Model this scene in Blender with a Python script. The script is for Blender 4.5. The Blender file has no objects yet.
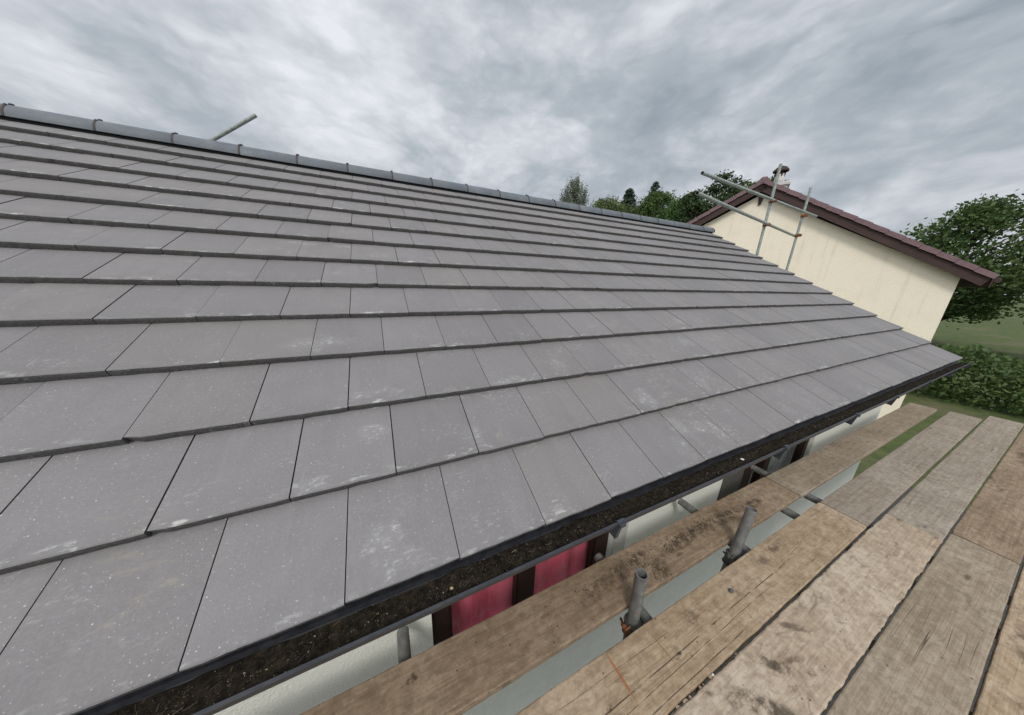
import bpy, math, random
from mathutils import Vector, Matrix
random.seed(7)
R = math.radians
S = bpy.context.scene
COL = S.collection

# ---------------------------------------------------------------- camera
cd = bpy.data.cameras.new('camera'); cam = bpy.data.objects.new('camera', cd); COL.objects.link(cam)
cd.sensor_fit = 'HORIZONTAL'; cd.sensor_width = 36.0; cd.lens = 9.7337
cd.clip_start = 0.02; cd.clip_end = 3000
right = Vector((0.904723504, -0.424672103, 0.033600382))
down = Vector((-0.089334056, -0.266254193, -0.959754204))
fwd = Vector((0.416527079, 0.865310528, -0.278824108))
m = Matrix((right, -down, -fwd)).transposed().to_4x4()
m.translation = Vector((0.1484, -0.622, 0.8118))
cam.matrix_world = m
S.camera = cam

# ---------------------------------------------------------------- sky, sun, exposure
SUN_EL, SUN_AZ = R(46), R(212)          # azimuth clockwise from +Y
sun_dir = Vector((math.sin(SUN_AZ) * math.cos(SUN_EL), math.cos(SUN_AZ) * math.cos(SUN_EL), math.sin(SUN_EL)))
sd = bpy.data.lights.new('sun', 'SUN'); sd.energy = 1.45; sd.angle = R(14); sd.color = (1.0, 0.965, 0.91)
so = bpy.data.objects.new('sun', sd); COL.objects.link(so)
so.rotation_euler = (-sun_dir).to_track_quat('-Z', 'Y').to_euler()
so.location = (-4, -8, 12)

S.view_settings.view_transform = 'Standard'; S.view_settings.look = 'None'
S.view_settings.exposure = 0.1; S.view_settings.gamma = 1.0; S.view_settings.use_curve_mapping = False

def build_world():
    w = bpy.data.worlds.new('World'); S.world = w; w.use_nodes = True
    nt = w.node_tree; N = nt.nodes; L = nt.links
    N.clear()
    out = N.new('ShaderNodeOutputWorld'); bg = N.new('ShaderNodeBackground'); bg.inputs[1].default_value = 0.1
    L.new(bg.outputs[0], out.inputs[0])
    sky = N.new('ShaderNodeTexSky'); sky.sky_type = 'NISHITA'; sky.sun_disc = False
    sky.sun_elevation = SUN_EL; sky.sun_rotation = SUN_AZ
    tc = N.new('ShaderNodeTexCoord')
    def math_(op, a, b=None, clamp=False):
        n = N.new('ShaderNodeMath'); n.operation = op; n.use_clamp = clamp
        for i, v in enumerate((a, b)):
            if v is None: continue
            if isinstance(v, (int, float)): n.inputs[i].default_value = v
            else: L.new(v, n.inputs[i])
        return n.outputs[0]
    sep = N.new('ShaderNodeSeparateXYZ'); L.new(tc.outputs['Generated'], sep.inputs[0])
    z = math_('MAXIMUM', sep.outputs[2], 0.0)
    zz = math_('ADD', z, 0.80)
    # clouds lie on a deck overhead: project the direction onto it
    ca, sa = 0.729 / 1.086, 0.805 / 1.086
    along = math_('DIVIDE', math_('ADD', math_('MULTIPLY', sep.outputs[0], ca), math_('MULTIPLY', sep.outputs[1], sa)), zz)
    across = math_('DIVIDE', math_('SUBTRACT', math_('MULTIPLY', sep.outputs[0], sa), math_('MULTIPLY', sep.outputs[1], ca)), zz)
    cx = N.new('ShaderNodeCombineXYZ'); L.new(along, cx.inputs[0]); L.new(across, cx.inputs[1]); L.new(math_('MULTIPLY', z, 1.5), cx.inputs[2])
    def vec(scale, off, warp=None, k=0.0):
        mp = N.new('ShaderNodeMapping'); mp.inputs['Location'].default_value = off; mp.inputs['Scale'].default_value = (scale,) * 3
        L.new(cx.outputs[0], mp.inputs[0])
        if warp is None: return mp.outputs[0]
        sc = N.new('ShaderNodeVectorMath'); sc.operation = 'SCALE'; L.new(warp, sc.inputs[0]); sc.inputs['Scale'].default_value = k
        ad = N.new('ShaderNodeVectorMath'); ad.operation = 'ADD'; L.new(mp.outputs[0], ad.inputs[0]); L.new(sc.outputs[0], ad.inputs[1]); return ad.outputs[0]
    def noise(v, detail, rough, out=0):
        n = N.new('ShaderNodeTexNoise'); n.inputs['Scale'].default_value = 1.0; n.inputs['Detail'].default_value = detail
        n.inputs['Roughness'].default_value = rough; L.new(v, n.inputs['Vector']); return n.outputs[out]
    warp = noise(vec(2.6, (4.1, 7.7, 2.0)), 4, 0.55, 1)
    shape = noise(vec(2.7, (5.3, 1.1, 0.4), warp, 0.7), 7, 0.52)
    big = noise(vec(1.1, (1.1, 9.2, 4.0)), 2, 0.5)
    def billow(scale, off, k):
        n = noise(vec(scale, off, warp, k), 5, 0.55)
        return math_('SUBTRACT', 1.0, math_('MULTIPLY', math_('ABSOLUTE', math_('SUBTRACT', n, 0.5)), 4.5))
    b1 = billow(5.0, (8.1, 4.2, 1.0), 0.9); b2 = billow(12.0, (3.3, 6.2, 2.0), 1.4)
    puff = math_('ADD', math_('MULTIPLY', b1, 0.6), math_('MULTIPLY', b2, 0.4))
    v = math_('ADD', math_('ADD', math_('MULTIPLY', shape, 0.72), math_('MULTIPLY', big, 0.24)), math_('MULTIPLY', math_('SUBTRACT', puff, 0.55), -0.15))
    v = math_('ADD', math_('MULTIPLY', math_('SUBTRACT', math_('ADD', v, 0.105), 0.56), 1.12), 0.572)
    ramp = N.new('ShaderNodeValToRGB'); L.new(v, ramp.inputs[0])
    e = ramp.color_ramp.elements
    e[0].position = 0.33; e[0].color = (0.290, 0.335, 0.375, 1)
    e[1].position = 0.70; e[1].color = (0.78, 0.80, 0.835, 1)
    k = e.new(0.49); k.color = (0.435, 0.475, 0.515, 1)
    k = e.new(0.58); k.color = (0.585, 0.61, 0.655, 1)
    # overcast luminance: brighter overhead and towards the veiled sun
    dt = N.new('ShaderNodeVectorMath'); dt.operation = 'DOT_PRODUCT'; L.new(tc.outputs['Generated'], dt.inputs[0]); dt.inputs[1].default_value = sun_dir
    g = math_('POWER', math_('MAXIMUM', dt.outputs['Value'], 0.0), 2.0)
    low = N.new('ShaderNodeMapRange'); low.inputs[1].default_value = 0.0; low.inputs[2].default_value = 0.42
    low.inputs[3].default_value = 0.84; low.inputs[4].default_value = 1.03; L.new(z, low.inputs[0])
    lum = math_('MULTIPLY', math_('ADD', math_('MULTIPLY', g, 1.1), 1.0), low.outputs[0])
    lum = math_('MULTIPLY', lum, 10.0)
    vm = N.new('ShaderNodeVectorMath'); vm.operation = 'SCALE'; L.new(ramp.outputs[0], vm.inputs[0]); L.new(lum, vm.inputs['Scale'])
    mx = N.new('ShaderNodeMix'); mx.data_type = 'RGBA'; mx.inputs[0].default_value = 0.93
    L.new(sky.outputs[0], mx.inputs[6]); L.new(vm.outputs[0], mx.inputs[7])
    L.new(mx.outputs[2], bg.inputs[0])
build_world()

# ---------------------------------------------------------------- helpers
def tag(o, label=None, cat=None, group=None, kind=None):
    if label: o['label'] = label
    if cat: o['category'] = cat
    if group: o['group'] = group
    if kind: o['kind'] = kind
    return o
def empty(name, loc=(0, 0, 0)):
    o = bpy.data.objects.new(name, None); o.empty_display_size = 0.1
    COL.objects.link(o); o.location = loc
    return o
class MB:
    def __init__(s): s.v = []; s.f = []; s.m = []; s.uv = []; s.smooth = []
    def quad(s, pts, mat=0, uv=None, smooth=False):
        b = len(s.v); s.v += [tuple(p) for p in pts]; s.f.append(tuple(range(b, b + len(pts)))); s.m.append(mat)
        s.uv.append(uv); s.smooth.append(smooth)
    def grid(s, rows, mat=0, closed=False, smooth=True, uvrows=None, caps=False):
        """rows: list of equal-length point lists; closed joins each row's ends"""
        b = len(s.v); n = len(rows[0])
        for r in rows: s.v += [tuple(p) for p in r]
        for i in range(len(rows) - 1):
            for j in range(n if closed else n - 1):
                k = (j + 1) % n
                s.f.append((b + i * n + j, b + i * n + k, b + (i + 1) * n + k, b + (i + 1) * n + j))
                s.m.append(mat if isinstance(mat, int) else mat[j]); s.smooth.append(smooth)
                s.uv.append(None if uvrows is None else (uvrows[i][j], uvrows[i][k], uvrows[i + 1][k], uvrows[i + 1][j]))
        if caps:
            s.f.append(tuple(b + j for j in reversed(range(n)))); s.m.append(mat if isinstance(mat, int) else mat[0]); s.smooth.append(False); s.uv.append(None)
            e = b + (len(rows) - 1) * n
            s.f.append(tuple(e + j for j in range(n))); s.m.append(mat if isinstance(mat, int) else mat[0]); s.smooth.append(False); s.uv.append(None)
    def box(s, x0, x1, y0, y1, z0, z1, mat=0, c=0.0):
        """box with chamfered edges along its three directions (c = chamfer)"""
        if c <= 0:
            P = [(x, y, z) for x in (x0, x1) for y in (y0, y1) for z in (z0, z1)]
            for q in ((0, 1, 3, 2), (4, 6, 7, 5), (0, 4, 5, 1), (2, 3, 7, 6), (0, 2, 6, 4), (1, 5, 7, 3)): s.quad([P[i] for i in q], mat)
            return
        def ring(x, i): # octagon in yz, inset i
            return [(x, y0 + c + i, z0 + i), (x, y1 - c - i, z0 + i), (x, y1 - i, z0 + c + i), (x, y1 - i, z1 - c - i), (x, y1 - c - i, z1 - i), (x, y0 + c + i, z1 - i), (x, y0 + i, z1 - c - i), (x, y0 + i, z0 + c + i)]
        k = c * 0.6
        s.grid([ring(x0, k), ring(x0 + k, 0), ring(x1 - k, 0), ring(x1, k)], mat, closed=True, smooth=False, caps=True)
    def tube(s, p0, p1, r0, r1=None, n=12, mat=0, caps=True, hollow=0.0, hollow_mat=None, rings=1, wob=0.0):
        p0 = Vector(p0); p1 = Vector(p1); r1 = r0 if r1 is None else r1
        d = (p1 - p0).normalized(); a = d.orthogonal().normalized(); b = d.cross(a)
        def ring(c, r, ro=1.0): return [tuple(c + (a * math.cos(2 * math.pi * i / n) + b * math.sin(2 * math.pi * i / n)) * r * (1 + (random.uniform(-wob, wob) if wob else 0))) for i in range(n)]
        rows = [ring(p0.lerp(p1, t / rings), r0 + (r1 - r0) * t / rings) for t in range(rings + 1)]
        s.grid(rows, mat, closed=True, smooth=True, caps=caps and not hollow)
        if hollow:
            hm = mat if hollow_mat is None else hollow_mat
            s.grid([ring(p1, r1), ring(p1, r1 - hollow), ring(p0, r0 - hollow), ring(p0, r0)], [hm] * n, closed=True, smooth=False)
    def build(s, name, mats, parent=None, uvname=None, weld=False):
        me = bpy.data.meshes.new(name); me.from_pydata(s.v, [], s.f)
        for mt in (mats if isinstance(mats, (list, tuple)) else [mats]): me.materials.append(mt)
        me.polygons.foreach_set('material_index', s.m); me.polygons.foreach_set('use_smooth', s.smooth)
        if any(u is not None for u in s.uv):
            l = me.uv_layers.new(name='metric'); flat = []
            for f, u in zip(s.f, s.uv):
                if u is None: u = [(0, 0)] * len(f)
                for q in u: flat += [q[0], q[1]]
            l.data.foreach_set('uv', flat)
        me.update()
        o = bpy.data.objects.new(name, me); COL.objects.link(o)
        if parent: o.parent = parent
        return o

# ---------------------------------------------------------------- materials
class NT:
    def __init__(s, name):
        s.mat = bpy.data.materials.new(name); s.mat.use_nodes = True; s.nt = s.mat.node_tree
        s.N = s.nt.nodes; s.L = s.nt.links; s.b = s.N['Principled BSDF']
    def put(s, sock, v):
        if isinstance(v, bpy.types.NodeSocket): s.L.new(v, sock)
        else:
            if hasattr(sock.default_value, '__len__') and not hasattr(v, '__len__'): v = (v, v, v)
            if hasattr(sock.default_value, '__len__') and len(sock.default_value) == 4 and len(v) == 3: v = (*v, 1)
            sock.default_value = v
    def m(s, op, a, b=0.0, c=None, clamp=False):
        n = s.N.new('ShaderNodeMath'); n.operation = op; n.use_clamp = clamp
        s.put(n.inputs[0], a); s.put(n.inputs[1], b)
        if c is not None: s.put(n.inputs[2], c)
        return n.outputs[0]
    def coord(s, which='Object'):
        n = s.N.new('ShaderNodeTexCoord'); return n.outputs[which]
    def map(s, vec, scale=(1, 1, 1), loc=(0, 0, 0), rot=(0, 0, 0)):
        n = s.N.new('ShaderNodeMapping'); s.L.new(vec, n.inputs[0]); s.put(n.inputs['Scale'], scale); s.put(n.inputs['Location'], loc); s.put(n.inputs['Rotation'], rot)
        return n.outputs[0]
    def noise(s, vec, scale, detail=4, rough=0.55, dist=0.0):
        n = s.N.new('ShaderNodeTexNoise'); s.L.new(vec, n.inputs['Vector']); n.inputs['Scale'].default_value = scale
        n.inputs['Detail'].default_value = detail; n.inputs['Roughness'].default_value = rough; n.inputs['Distortion'].default_value = dist
        return n.outputs[0]
    def vor(s, vec, scale, out='Distance', rnd=1.0):
        n = s.N.new('ShaderNodeTexVoronoi'); s.L.new(vec, n.inputs['Vector']); n.inputs['Scale'].default_value = scale; n.inputs['Randomness'].default_value = rnd
        return n.outputs[out]
    def step(s, v, a, b, lo=0.0, hi=1.0):
        n = s.N.new('ShaderNodeMapRange'); n.interpolation_type = 'SMOOTHSTEP'; n.clamp = True
        s.put(n.inputs[0], v); s.put(n.inputs[1], a); s.put(n.inputs[2], b); s.put(n.inputs[3], lo); s.put(n.inputs[4], hi)
        return n.outputs[0]
    def mix(s, f, a, b, mode='MIX'):
        n = s.N.new('ShaderNodeMix'); n.data_type = 'RGBA'; n.blend_type = mode
        s.put(n.inputs[0], f); s.put(n.inputs[6], a); s.put(n.inputs[7], b)
        return n.outputs[2]
    def xyz(s, vec):
        n = s.N.new('ShaderNodeSeparateXYZ'); s.L.new(vec, n.inputs[0]); return n.outputs
    def island(s):
        n = s.N.new('ShaderNodeNewGeometry'); return n.outputs['Random Per Island']
    def objrand(s):
        n = s.N.new('ShaderNodeObjectInfo'); return n.outputs['Random']
    def vadd(s, a, b):
        n = s.N.new('ShaderNodeVectorMath'); n.operation = 'ADD'; s.L.new(a, n.inputs[0]); s.put(n.inputs[1], b); return n.outputs[0]
    def comb(s, x, y, z):
        n = s.N.new('ShaderNodeCombineXYZ')
        for i, v in enumerate((x, y, z)): s.put(n.inputs[i], v)
        return n.outputs[0]
    def bump(s, h, strength=0.3, dist=0.002, normal=None):
        n = s.N.new('ShaderNodeBump'); n.inputs['Strength'].default_value = strength; n.inputs['Distance'].default_value = dist
        s.put(n.inputs['Height'], h)
        if normal: s.L.new(normal, n.inputs['Normal'])
        return n.outputs[0]
    def done(s, col, rough=0.8, normal=None, metal=0.0, spec=0.5):
        s.put(s.b.inputs['Base Color'], col); s.put(s.b.inputs['Roughness'], rough); s.put(s.b.inputs['Metallic'], metal)
        s.b.inputs['Specular IOR Level'].default_value = spec
        if normal: s.L.new(normal, s.b.inputs['Normal'])
        return s.mat

def mat_simple(name, col, rough=0.6, var=0.12, scale=30, bump=0.15, metal=0.0, spec=0.4, dirt=None):
    t = NT(name); v = t.coord()
    n = t.noise(v, scale, 6, 0.6); n2 = t.noise(v, scale * 0.17, 4, 0.6)
    f = t.m('ADD', t.m('MULTIPLY', n, 0.6), t.m('MULTIPLY', n2, 0.4))
    lo = tuple(c * (1 - var * 1.6) for c in col); hi = tuple(min(1, c * (1 + var * 1.6)) for c in col)
    c = t.mix(t.step(f, 0.3, 0.7), lo, hi)
    if dirt: c = t.mix(t.step(n2, 0.5, 0.72, 0, 0.75), c, dirt)
    return t.done(c, t.step(n, 0.3, 0.7, rough - 0.08, min(1, rough + 0.1)), t.bump(n, bump, 0.003), metal, spec)

G_ = 0.3120; TW = 0.30
def mat_tile():
    t = NT('tile_face'); uv = t.coord('UV'); isl = t.island()
    x, s, _ = t.xyz(uv)
    p = t.comb(x, s, t.m('MULTIPLY', isl, 13.0))           # every tile gets its own patch of pattern
    pg = t.comb(x, s, 0.0)
    big = t.noise(pg, 1.3, 4, 0.6); med = t.noise(p, 9, 5, 0.6); fine = t.noise(p, 160, 4, 0.7); grit = t.noise(p, 620, 2, 0.6)
    wn = t.N.new('ShaderNodeTexWhiteNoise'); wn.noise_dimensions = '1D'; t.L.new(isl, wn.inputs['W']); isl2 = wn.outputs['Value']
    base = t.mix(isl, (0.160, 0.149, 0.148), (0.194, 0.181, 0.182))
    base = t.mix(t.step(isl2, 0.5, 1.0, 0, 0.5), base, (0.196, 0.178, 0.163))
    base = t.mix(t.step(med, 0.35, 0.7, 0, 0.30), base, (0.155, 0.148, 0.150))
    base = t.mix(t.step(big, 0.35, 0.7, 0, 0.35), base, (0.222, 0.209, 0.205))
    base = t.mix(t.step(fine, 0.35, 0.72, 0, 0.28), base, (0.285, 0.276, 0.276))
    base = t.mix(t.step(grit, 0.55, 0.75, 0, 0.35), base, (0.11, 0.105, 0.105))
    v = t.m('MULTIPLY', t.m('FRACT', t.m('DIVIDE', t.m('ADD', s, 0.0), G_)), G_)      # metres above this tile's leading edge
    # rain has run down the slope
    run = t.noise(t.map(p, (9.0, 0.9, 1.0)), 1.6, 4, 0.6, 0.2)
    base = t.mix(t.step(run, 0.5, 0.74, 0, 0.22), base, (0.135, 0.128, 0.125))
    base = t.mix(t.step(t.noise(t.map(p, (7.0, 1.1, 1.0), loc=(4, 2, 1)), 1.8, 4, 0.6), 0.55, 0.75, 0, 0.22), base, (0.275, 0.262, 0.252))
    base = t.mix(t.m('MULTIPLY', t.step(v, 0.10, 0.0), 0.14), base, (0.13, 0.125, 0.12))
    # salt bloom scuffed along the leading edge
    edge = t.step(v, 0.045, 0.003)
    sc = t.noise(t.map(p, (1.0, 2.6, 1.0)), 17, 6, 0.62, 0.4)
    white = t.m('MULTIPLY', t.m('MULTIPLY', edge, t.step(sc, 0.53, 0.66)), t.step(t.noise(pg, 2.3, 3), 0.42, 0.62, 0.05, 1.0))
    # rubbed smudges and drag marks over the faces
    sm = t.noise(t.map(p, (1.0, 1.6, 1.0), rot=(0, 0, 0.5)), 4.2, 3, 0.5)
    tex = t.noise(t.map(p, (1.0, 2.6, 1.0), rot=(0, 0, 0.25)), 38, 7, 0.74, 0.2)
    area = t.m('MULTIPLY', t.step(x, 0.9, 1.5), t.m('MULTIPLY', t.step(x, 4.2, 2.6), t.step(s, 1.5, 0.7)))
    white = t.m('MAXIMUM', white, t.m('MULTIPLY', t.step(t.m('ADD', sm, t.m('MULTIPLY', area, 0.06)), 0.55, 0.72), t.step(tex, 0.50, 0.70, 0, 0.55)))
    st = t.noise(t.map(p, (26.0, 1.6, 1.0), rot=(0, 0, -0.35)), 1.0, 5, 0.65, 0.3)
    white = t.m('MAXIMUM', white, t.m('MULTIPLY', t.step(st, 0.66, 0.76), t.step(t.noise(p, 5.3, 2), 0.52, 0.62, 0, 0.40)))
    # particular patches seen on this roof: (x, s, half width, half height, amount)
    spots = [(0.10, 0.125, .055, .050, .85), (0.13, 0.045, .070, .030, .6), (0.085, 0.50, .050, .035, .7), (-0.11, 0.335, .075, .020, .9), (1.47, 0.39, .055, .060, .95),
             (1.53, 0.20, .05, .060, .75), (1.66, 0.165, .055, .045, .9), (1.75, 0.12, .04, .075, .9), (1.44, 0.10, .05, .06, .6), (0.44, 0.392, .045, .05, .4),
             (1.05, 0.72, .06, .05, .5), (-0.12, 1.03, .12, .05, .7), (-0.31, 2.12, .10, .035, .85), (-0.05, 2.11, .07, .03, .9), (-0.55, 3.73, .09, .05, .8),
             (-0.09, 3.02, .02, .02, 1.0), (0.42, 0.63, .09, .02, .7), (0.1, 0.68, .12, .02, .6), (0.7, 0.65, .1, .02, .7), (2.3, 0.8, .08, .05, .7), (2.5, 1.05, .08, .05, .6), (2.0, 0.42, .07, .05, .5)]
    tex2 = t.noise(t.map(p, (1.0, 2.2, 1.0), rot=(0, 0, 0.35)), 44, 7, 0.74, 0.25)
    acc = None
    wx = t.m('MULTIPLY', t.m('SUBTRACT', t.noise(pg, 11, 5, 0.65), 0.5), 0.14); wy = t.m('MULTIPLY', t.m('SUBTRACT', t.noise(t.vadd(pg, (5.2, 1.7, 3.0)), 11, 5, 0.65), 0.5), 0.16)
    x0_, s0_ = x, s; x = t.m('ADD', x, wx); s = t.m('ADD', s, wy)
    for (a, b, hx, hy, am) in spots:
        hx *= 1.35; hy *= 1.35
        dx = t.m('DIVIDE', t.m('SUBTRACT', x, a), hx); dy = t.m('DIVIDE', t.m('SUBTRACT', s, b), hy)
        d2 = t.m('ADD', t.m('MULTIPLY', dx, dx), t.m('MULTIPLY', dy, dy))
        k = t.step(d2, 1.0, 0.0, 0, am)
        acc = k if acc is None else t.m('MAXIMUM', acc, k)
    x, s = x0_, s0_
    spot = t.m('MULTIPLY', acc, t.m('MULTIPLY', t.step(tex2, 0.45, 0.68), t.step(t.noise(t.map(pg, (1, 1, 1), rot=(0, 0, 0.9)), 26, 4, 0.6), 0.36, 0.56)))
    spot = t.m('MAXIMUM', spot, t.m('MULTIPLY', acc, 0.10))
    white = t.m('MAXIMUM', white, spot)
    # lime spatter: small pale specks, thicker towards the eave
    vd = t.vor(pg, 75, 'Distance'); vc = t.vor(pg, 75, 'Color'); vr = t.xyz(vc)[0]
    dens = t.step(s, 2.6, 0.1, 0.02, 0.17)
    dens = t.m('MULTIPLY', dens, t.step(t.noise(pg, 3.1, 3), 0.35, 0.65, 0.2, 1.5))
    speck = t.m('MULTIPLY', t.m('LESS_THAN', vr, dens), t.step(vd, 0.16, 0.08))
    vd2 = t.vor(pg, 190, 'Distance'); vr2 = t.xyz(t.vor(pg, 190, 'Color'))[1]
    speck = t.m('MAXIMUM', speck, t.m('MULTIPLY', t.m('LESS_THAN', vr2, t.m('MULTIPLY', dens, 0.7)), t.step(vd2, 0.3, 0.12, 0, 0.7)))
    white = t.m('MAXIMUM', white, speck)
    col = t.mix(t.m('MULTIPLY', white, 0.92), base, (0.49, 0.485, 0.475))
    # brownish lichen in the worked patch
    lich = t.m('MULTIPLY', t.m('MULTIPLY', t.step(t.m('ADD', t.noise(pg, 2.0, 2), t.m('MULTIPLY', area, 0.12)), 0.56, 0.70), t.step(t.noise(t.map(p, (1, 2.2, 1), rot=(0, 0, 0.4)), 20, 5, 0.7), 0.5, 0.68)), 0.5)
    col = t.mix(lich, col, (0.30, 0.265, 0.205))
    h = t.m('ADD', t.m('MULTIPLY', fine, 0.7), t.m('ADD', t.m('MULTIPLY', grit, 0.4), t.m('MULTIPLY', med, 0.5)))
    return t.done(col, t.step(med, 0.3, 0.7, 0.62, 0.78), t.bump(h, 0.35, 0.0012), 0.0, 0.42)
def mat_tile_edge():
    t = NT('tile_cut_edge'); v = t.coord()
    n = t.noise(v, 120, 5, 0.7); n2 = t.noise(v, 18, 4, 0.6)
    c = t.mix(t.step(n, 0.35, 0.7), (0.085, 0.080, 0.080), (0.150, 0.143, 0.140))
    c = t.mix(t.m('MULTIPLY', t.step(n2, 0.60, 0.70), t.step(n, 0.5, 0.6, 0, 0.6)), c, (0.36, 0.355, 0.34))
    return t.done(c, 0.9, t.bump(n, 0.8, 0.004), 0, 0.2)
def mat_wood(name, lo, hi, dark, pale, stain=0.5, marks=(), saw=0.0, seed=0.0, streaks=0.4, cracks=()):
    t = NT(name); o = t.coord(); r = t.objrand()
    o = t.vadd(o, t.comb(t.m('MULTIPLY', r, 7.3), t.m('MULTIPLY', r, 3.1), seed))
    raw = t.coord()
    g1 = t.noise(t.map(o, (0.9, 26, 26)), 2.2, 6, 0.62, 0.5)         # growth rings drawn out along the board
    g2 = t.noise(t.map(o, (3.0, 170, 120)), 1.6, 4, 0.6, 0.2)        # fibres
    big = t.noise(o, 2.1, 5, 0.6, 0.3); mid = t.noise(o, 8.5, 6, 0.66, 0.6); fine = t.noise(o, 90, 4, 0.7)
    c = t.mix(t.step(g1, 0.3, 0.72), lo, hi)
    c = t.mix(t.step(g2, 0.42, 0.66, 0, 0.38), c, dark)
    c = t.mix(t.step(big, 0.42, 0.70, 0, 0.5), c, pale)
    c = t.mix(t.step(mid, 0.50, 0.74, 0, stain), c, dark)
    # feet and weather have dragged grime across the board
    dr = t.noise(t.map(o, (2.2, 7.5, 4), rot=(0, 0, 0.9)), 3.0, 5, 0.68, 0.7)
    c = t.mix(t.m('MULTIPLY', t.step(dr, 0.55, 0.72), streaks), c, tuple(q * 0.55 for q in dark))
    c = t.mix(t.m('MULTIPLY', t.step(t.noise(t.map(o, (4, 10, 4), rot=(0, 0, -0.4)), 3.3, 5, 0.65, 0.5), 0.60, 0.76), 0.55), c, pale)
    # drying cracks
    cr = t.noise(t.map(o, (0.35, 26, 0.01)), 1.3, 2, 0.4, 0.05)
    ck = t.m('MULTIPLY', t.step(t.m('ABSOLUTE', t.m('SUBTRACT', cr, 0.5)), 0.006, 0.0015), t.step(t.noise(o, 1.7, 2), 0.60, 0.70))
    for (x0, y0, x1, y1, w) in cracks:
        X, Y, _ = t.xyz(raw)
        wob = t.m('MULTIPLY', t.m('SUBTRACT', t.noise(t.map(raw, (2.5, 1, 1)), 1.0, 3, 0.5), 0.5), 0.012)
        line = t.m('ADD', t.m('MULTIPLY', t.m('SUBTRACT', X, x0), (y1 - y0) / (x1 - x0)), y0)
        d = t.m('ABSOLUTE', t.m('SUBTRACT', t.m('SUBTRACT', Y, line), wob))
        k = t.m('MULTIPLY', t.step(d, w, w * 0.25), t.m('MULTIPLY', t.step(X, x0, x0 + 0.05), t.step(X, x1, x1 - 0.05)))
        k = t.m('MULTIPLY', k, t.step(t.noise(raw, 14, 3), 0.36, 0.52))
        ck = t.m('MAXIMUM', ck, k)
    c = t.mix(t.m('MULTIPLY', ck, 0.8), c, (0.022, 0.017, 0.013))
    # knots
    kd = t.vor(t.map(o, (1.6, 6.0, 0.02)), 1.0, 'Distance')
    c = t.mix(t.step(kd, 0.085, 0.03, 0, 0.75), c, tuple(q * 0.45 for q in dark))
    mot = t.noise(t.map(o, (0.7, 1.0, 1.0)), 34, 7, 0.72, 0.5)
    c = t.mix(t.step(mot, 0.34, 0.60, 0.55, 0.0), c, dark); c = t.mix(t.step(mot, 0.56, 0.74, 0, 0.38), c, pale)
    fib = t.noise(t.map(o, (3.5, 260, 4.0)), 1.0, 3, 0.65, 0.15)
    c = t.mix(t.m('MULTIPLY', t.step(fib, 0.60, 0.72), t.step(mid, 0.35, 0.6, 0.1, 0.6)), c, tuple(q * 0.42 for q in dark))
    grn = t.noise(o, 260, 3, 0.75)
    c = t.mix(t.step(grn, 0.58, 0.75, 0, 0.42), c, tuple(q * 0.6 for q in dark))
    h = t.m('SUBTRACT', t.m('ADD', t.m('MULTIPLY', g1, 0.5), t.m('ADD', t.m('MULTIPLY', g2, 0.35), t.m('MULTIPLY', fine, 0.25))), t.m('MULTIPLY', ck, 1.2))
    if saw:
        X, Y, _ = t.xyz(o)
        w = t.m('SINE', t.m('MULTIPLY', t.m('ADD', X, t.m('MULTIPLY', Y, 0.35)), 430.0))
        wm = t.m('MULTIPLY', w, t.step(t.noise(o, 3.3, 2), 0.40, 0.62))
        c = t.mix(t.step(wm, 0.2, 1.0, 0, saw), c, dark); h = t.m('ADD', h, t.m('MULTIPLY', wm, 0.03))
    # dirt specks
    sp = t.m('MULTIPLY', t.step(t.vor(o, 42), 0.20, 0.10), t.m('LESS_THAN', t.xyz(t.vor(o, 42, 'Color'))[0], 0.10))
    c = t.mix(t.m('MULTIPLY', sp, 0.8), c, (0.04, 0.032, 0.025))
    for (x, y, hx, hy, col, am, sc, rot) in marks:      # stains with a place of their own, in the board's own coordinates
        X, Y, _ = t.xyz(raw)
        a0 = t.m('SUBTRACT', X, x); b0 = t.m('SUBTRACT', Y, y)
        ca, sa = math.cos(rot), math.sin(rot)
        a = t.m('DIVIDE', t.m('ADD', t.m('MULTIPLY', a0, ca), t.m('MULTIPLY', b0, sa)), hx)
        b = t.m('DIVIDE', t.m('SUBTRACT', t.m('MULTIPLY', b0, ca), t.m('MULTIPLY', a0, sa)), hy)
        d2 = t.m('ADD', t.m('MULTIPLY', a, a), t.m('MULTIPLY', b, b))
        k = t.m('MULTIPLY', t.step(d2, 1.0, 0.15), t.step(t.noise(raw, abs(sc), 5, 0.7), 0.40 if sc > 0 else 0.22, 0.60 if sc > 0 else 0.46))
        c = t.mix(t.m('MULTIPLY', k, am), c, col)
    return t.done(c, 0.88, t.bump(h, 0.55, 0.003), 0, 0.22)
def mat_render_wall(name, col, scale=160, strength=0.6, dist=0.004, dirt=(0.4, 0.38, 0.33)):
    t = NT(name); v = t.coord()
    n = t.noise(v, scale, 4, 0.6); vr = t.vor(v, scale * 0.7); big = t.noise(v, 1.6, 5, 0.6); mid = t.noise(v, 9, 5, 0.62)
    c = t.mix(t.step(n, 0.3, 0.7), tuple(q * 0.93 for q in col), tuple(min(1, q * 1.05) for q in col))
    c = t.mix(t.step(big, 0.45, 0.75, 0, 0.25), c, dirt); c = t.mix(t.step(mid, 0.55, 0.8, 0, 0.2), c, dirt)
    if 'cream' in name:
        sk = t.noise(t.map(v, (1, 7.0, 0.35)), 1.2, 5, 0.6, 0.3)
        c = t.mix(t.m('MULTIPLY', t.step(sk, 0.52, 0.74), t.step(big, 0.35, 0.6, 0.05, 0.32)), c, tuple(q * 0.72 for q in dirt))
    return t.done(c, 0.9, t.bump(t.m('ADD', n, vr), strength, dist), 0, 0.2)
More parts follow.
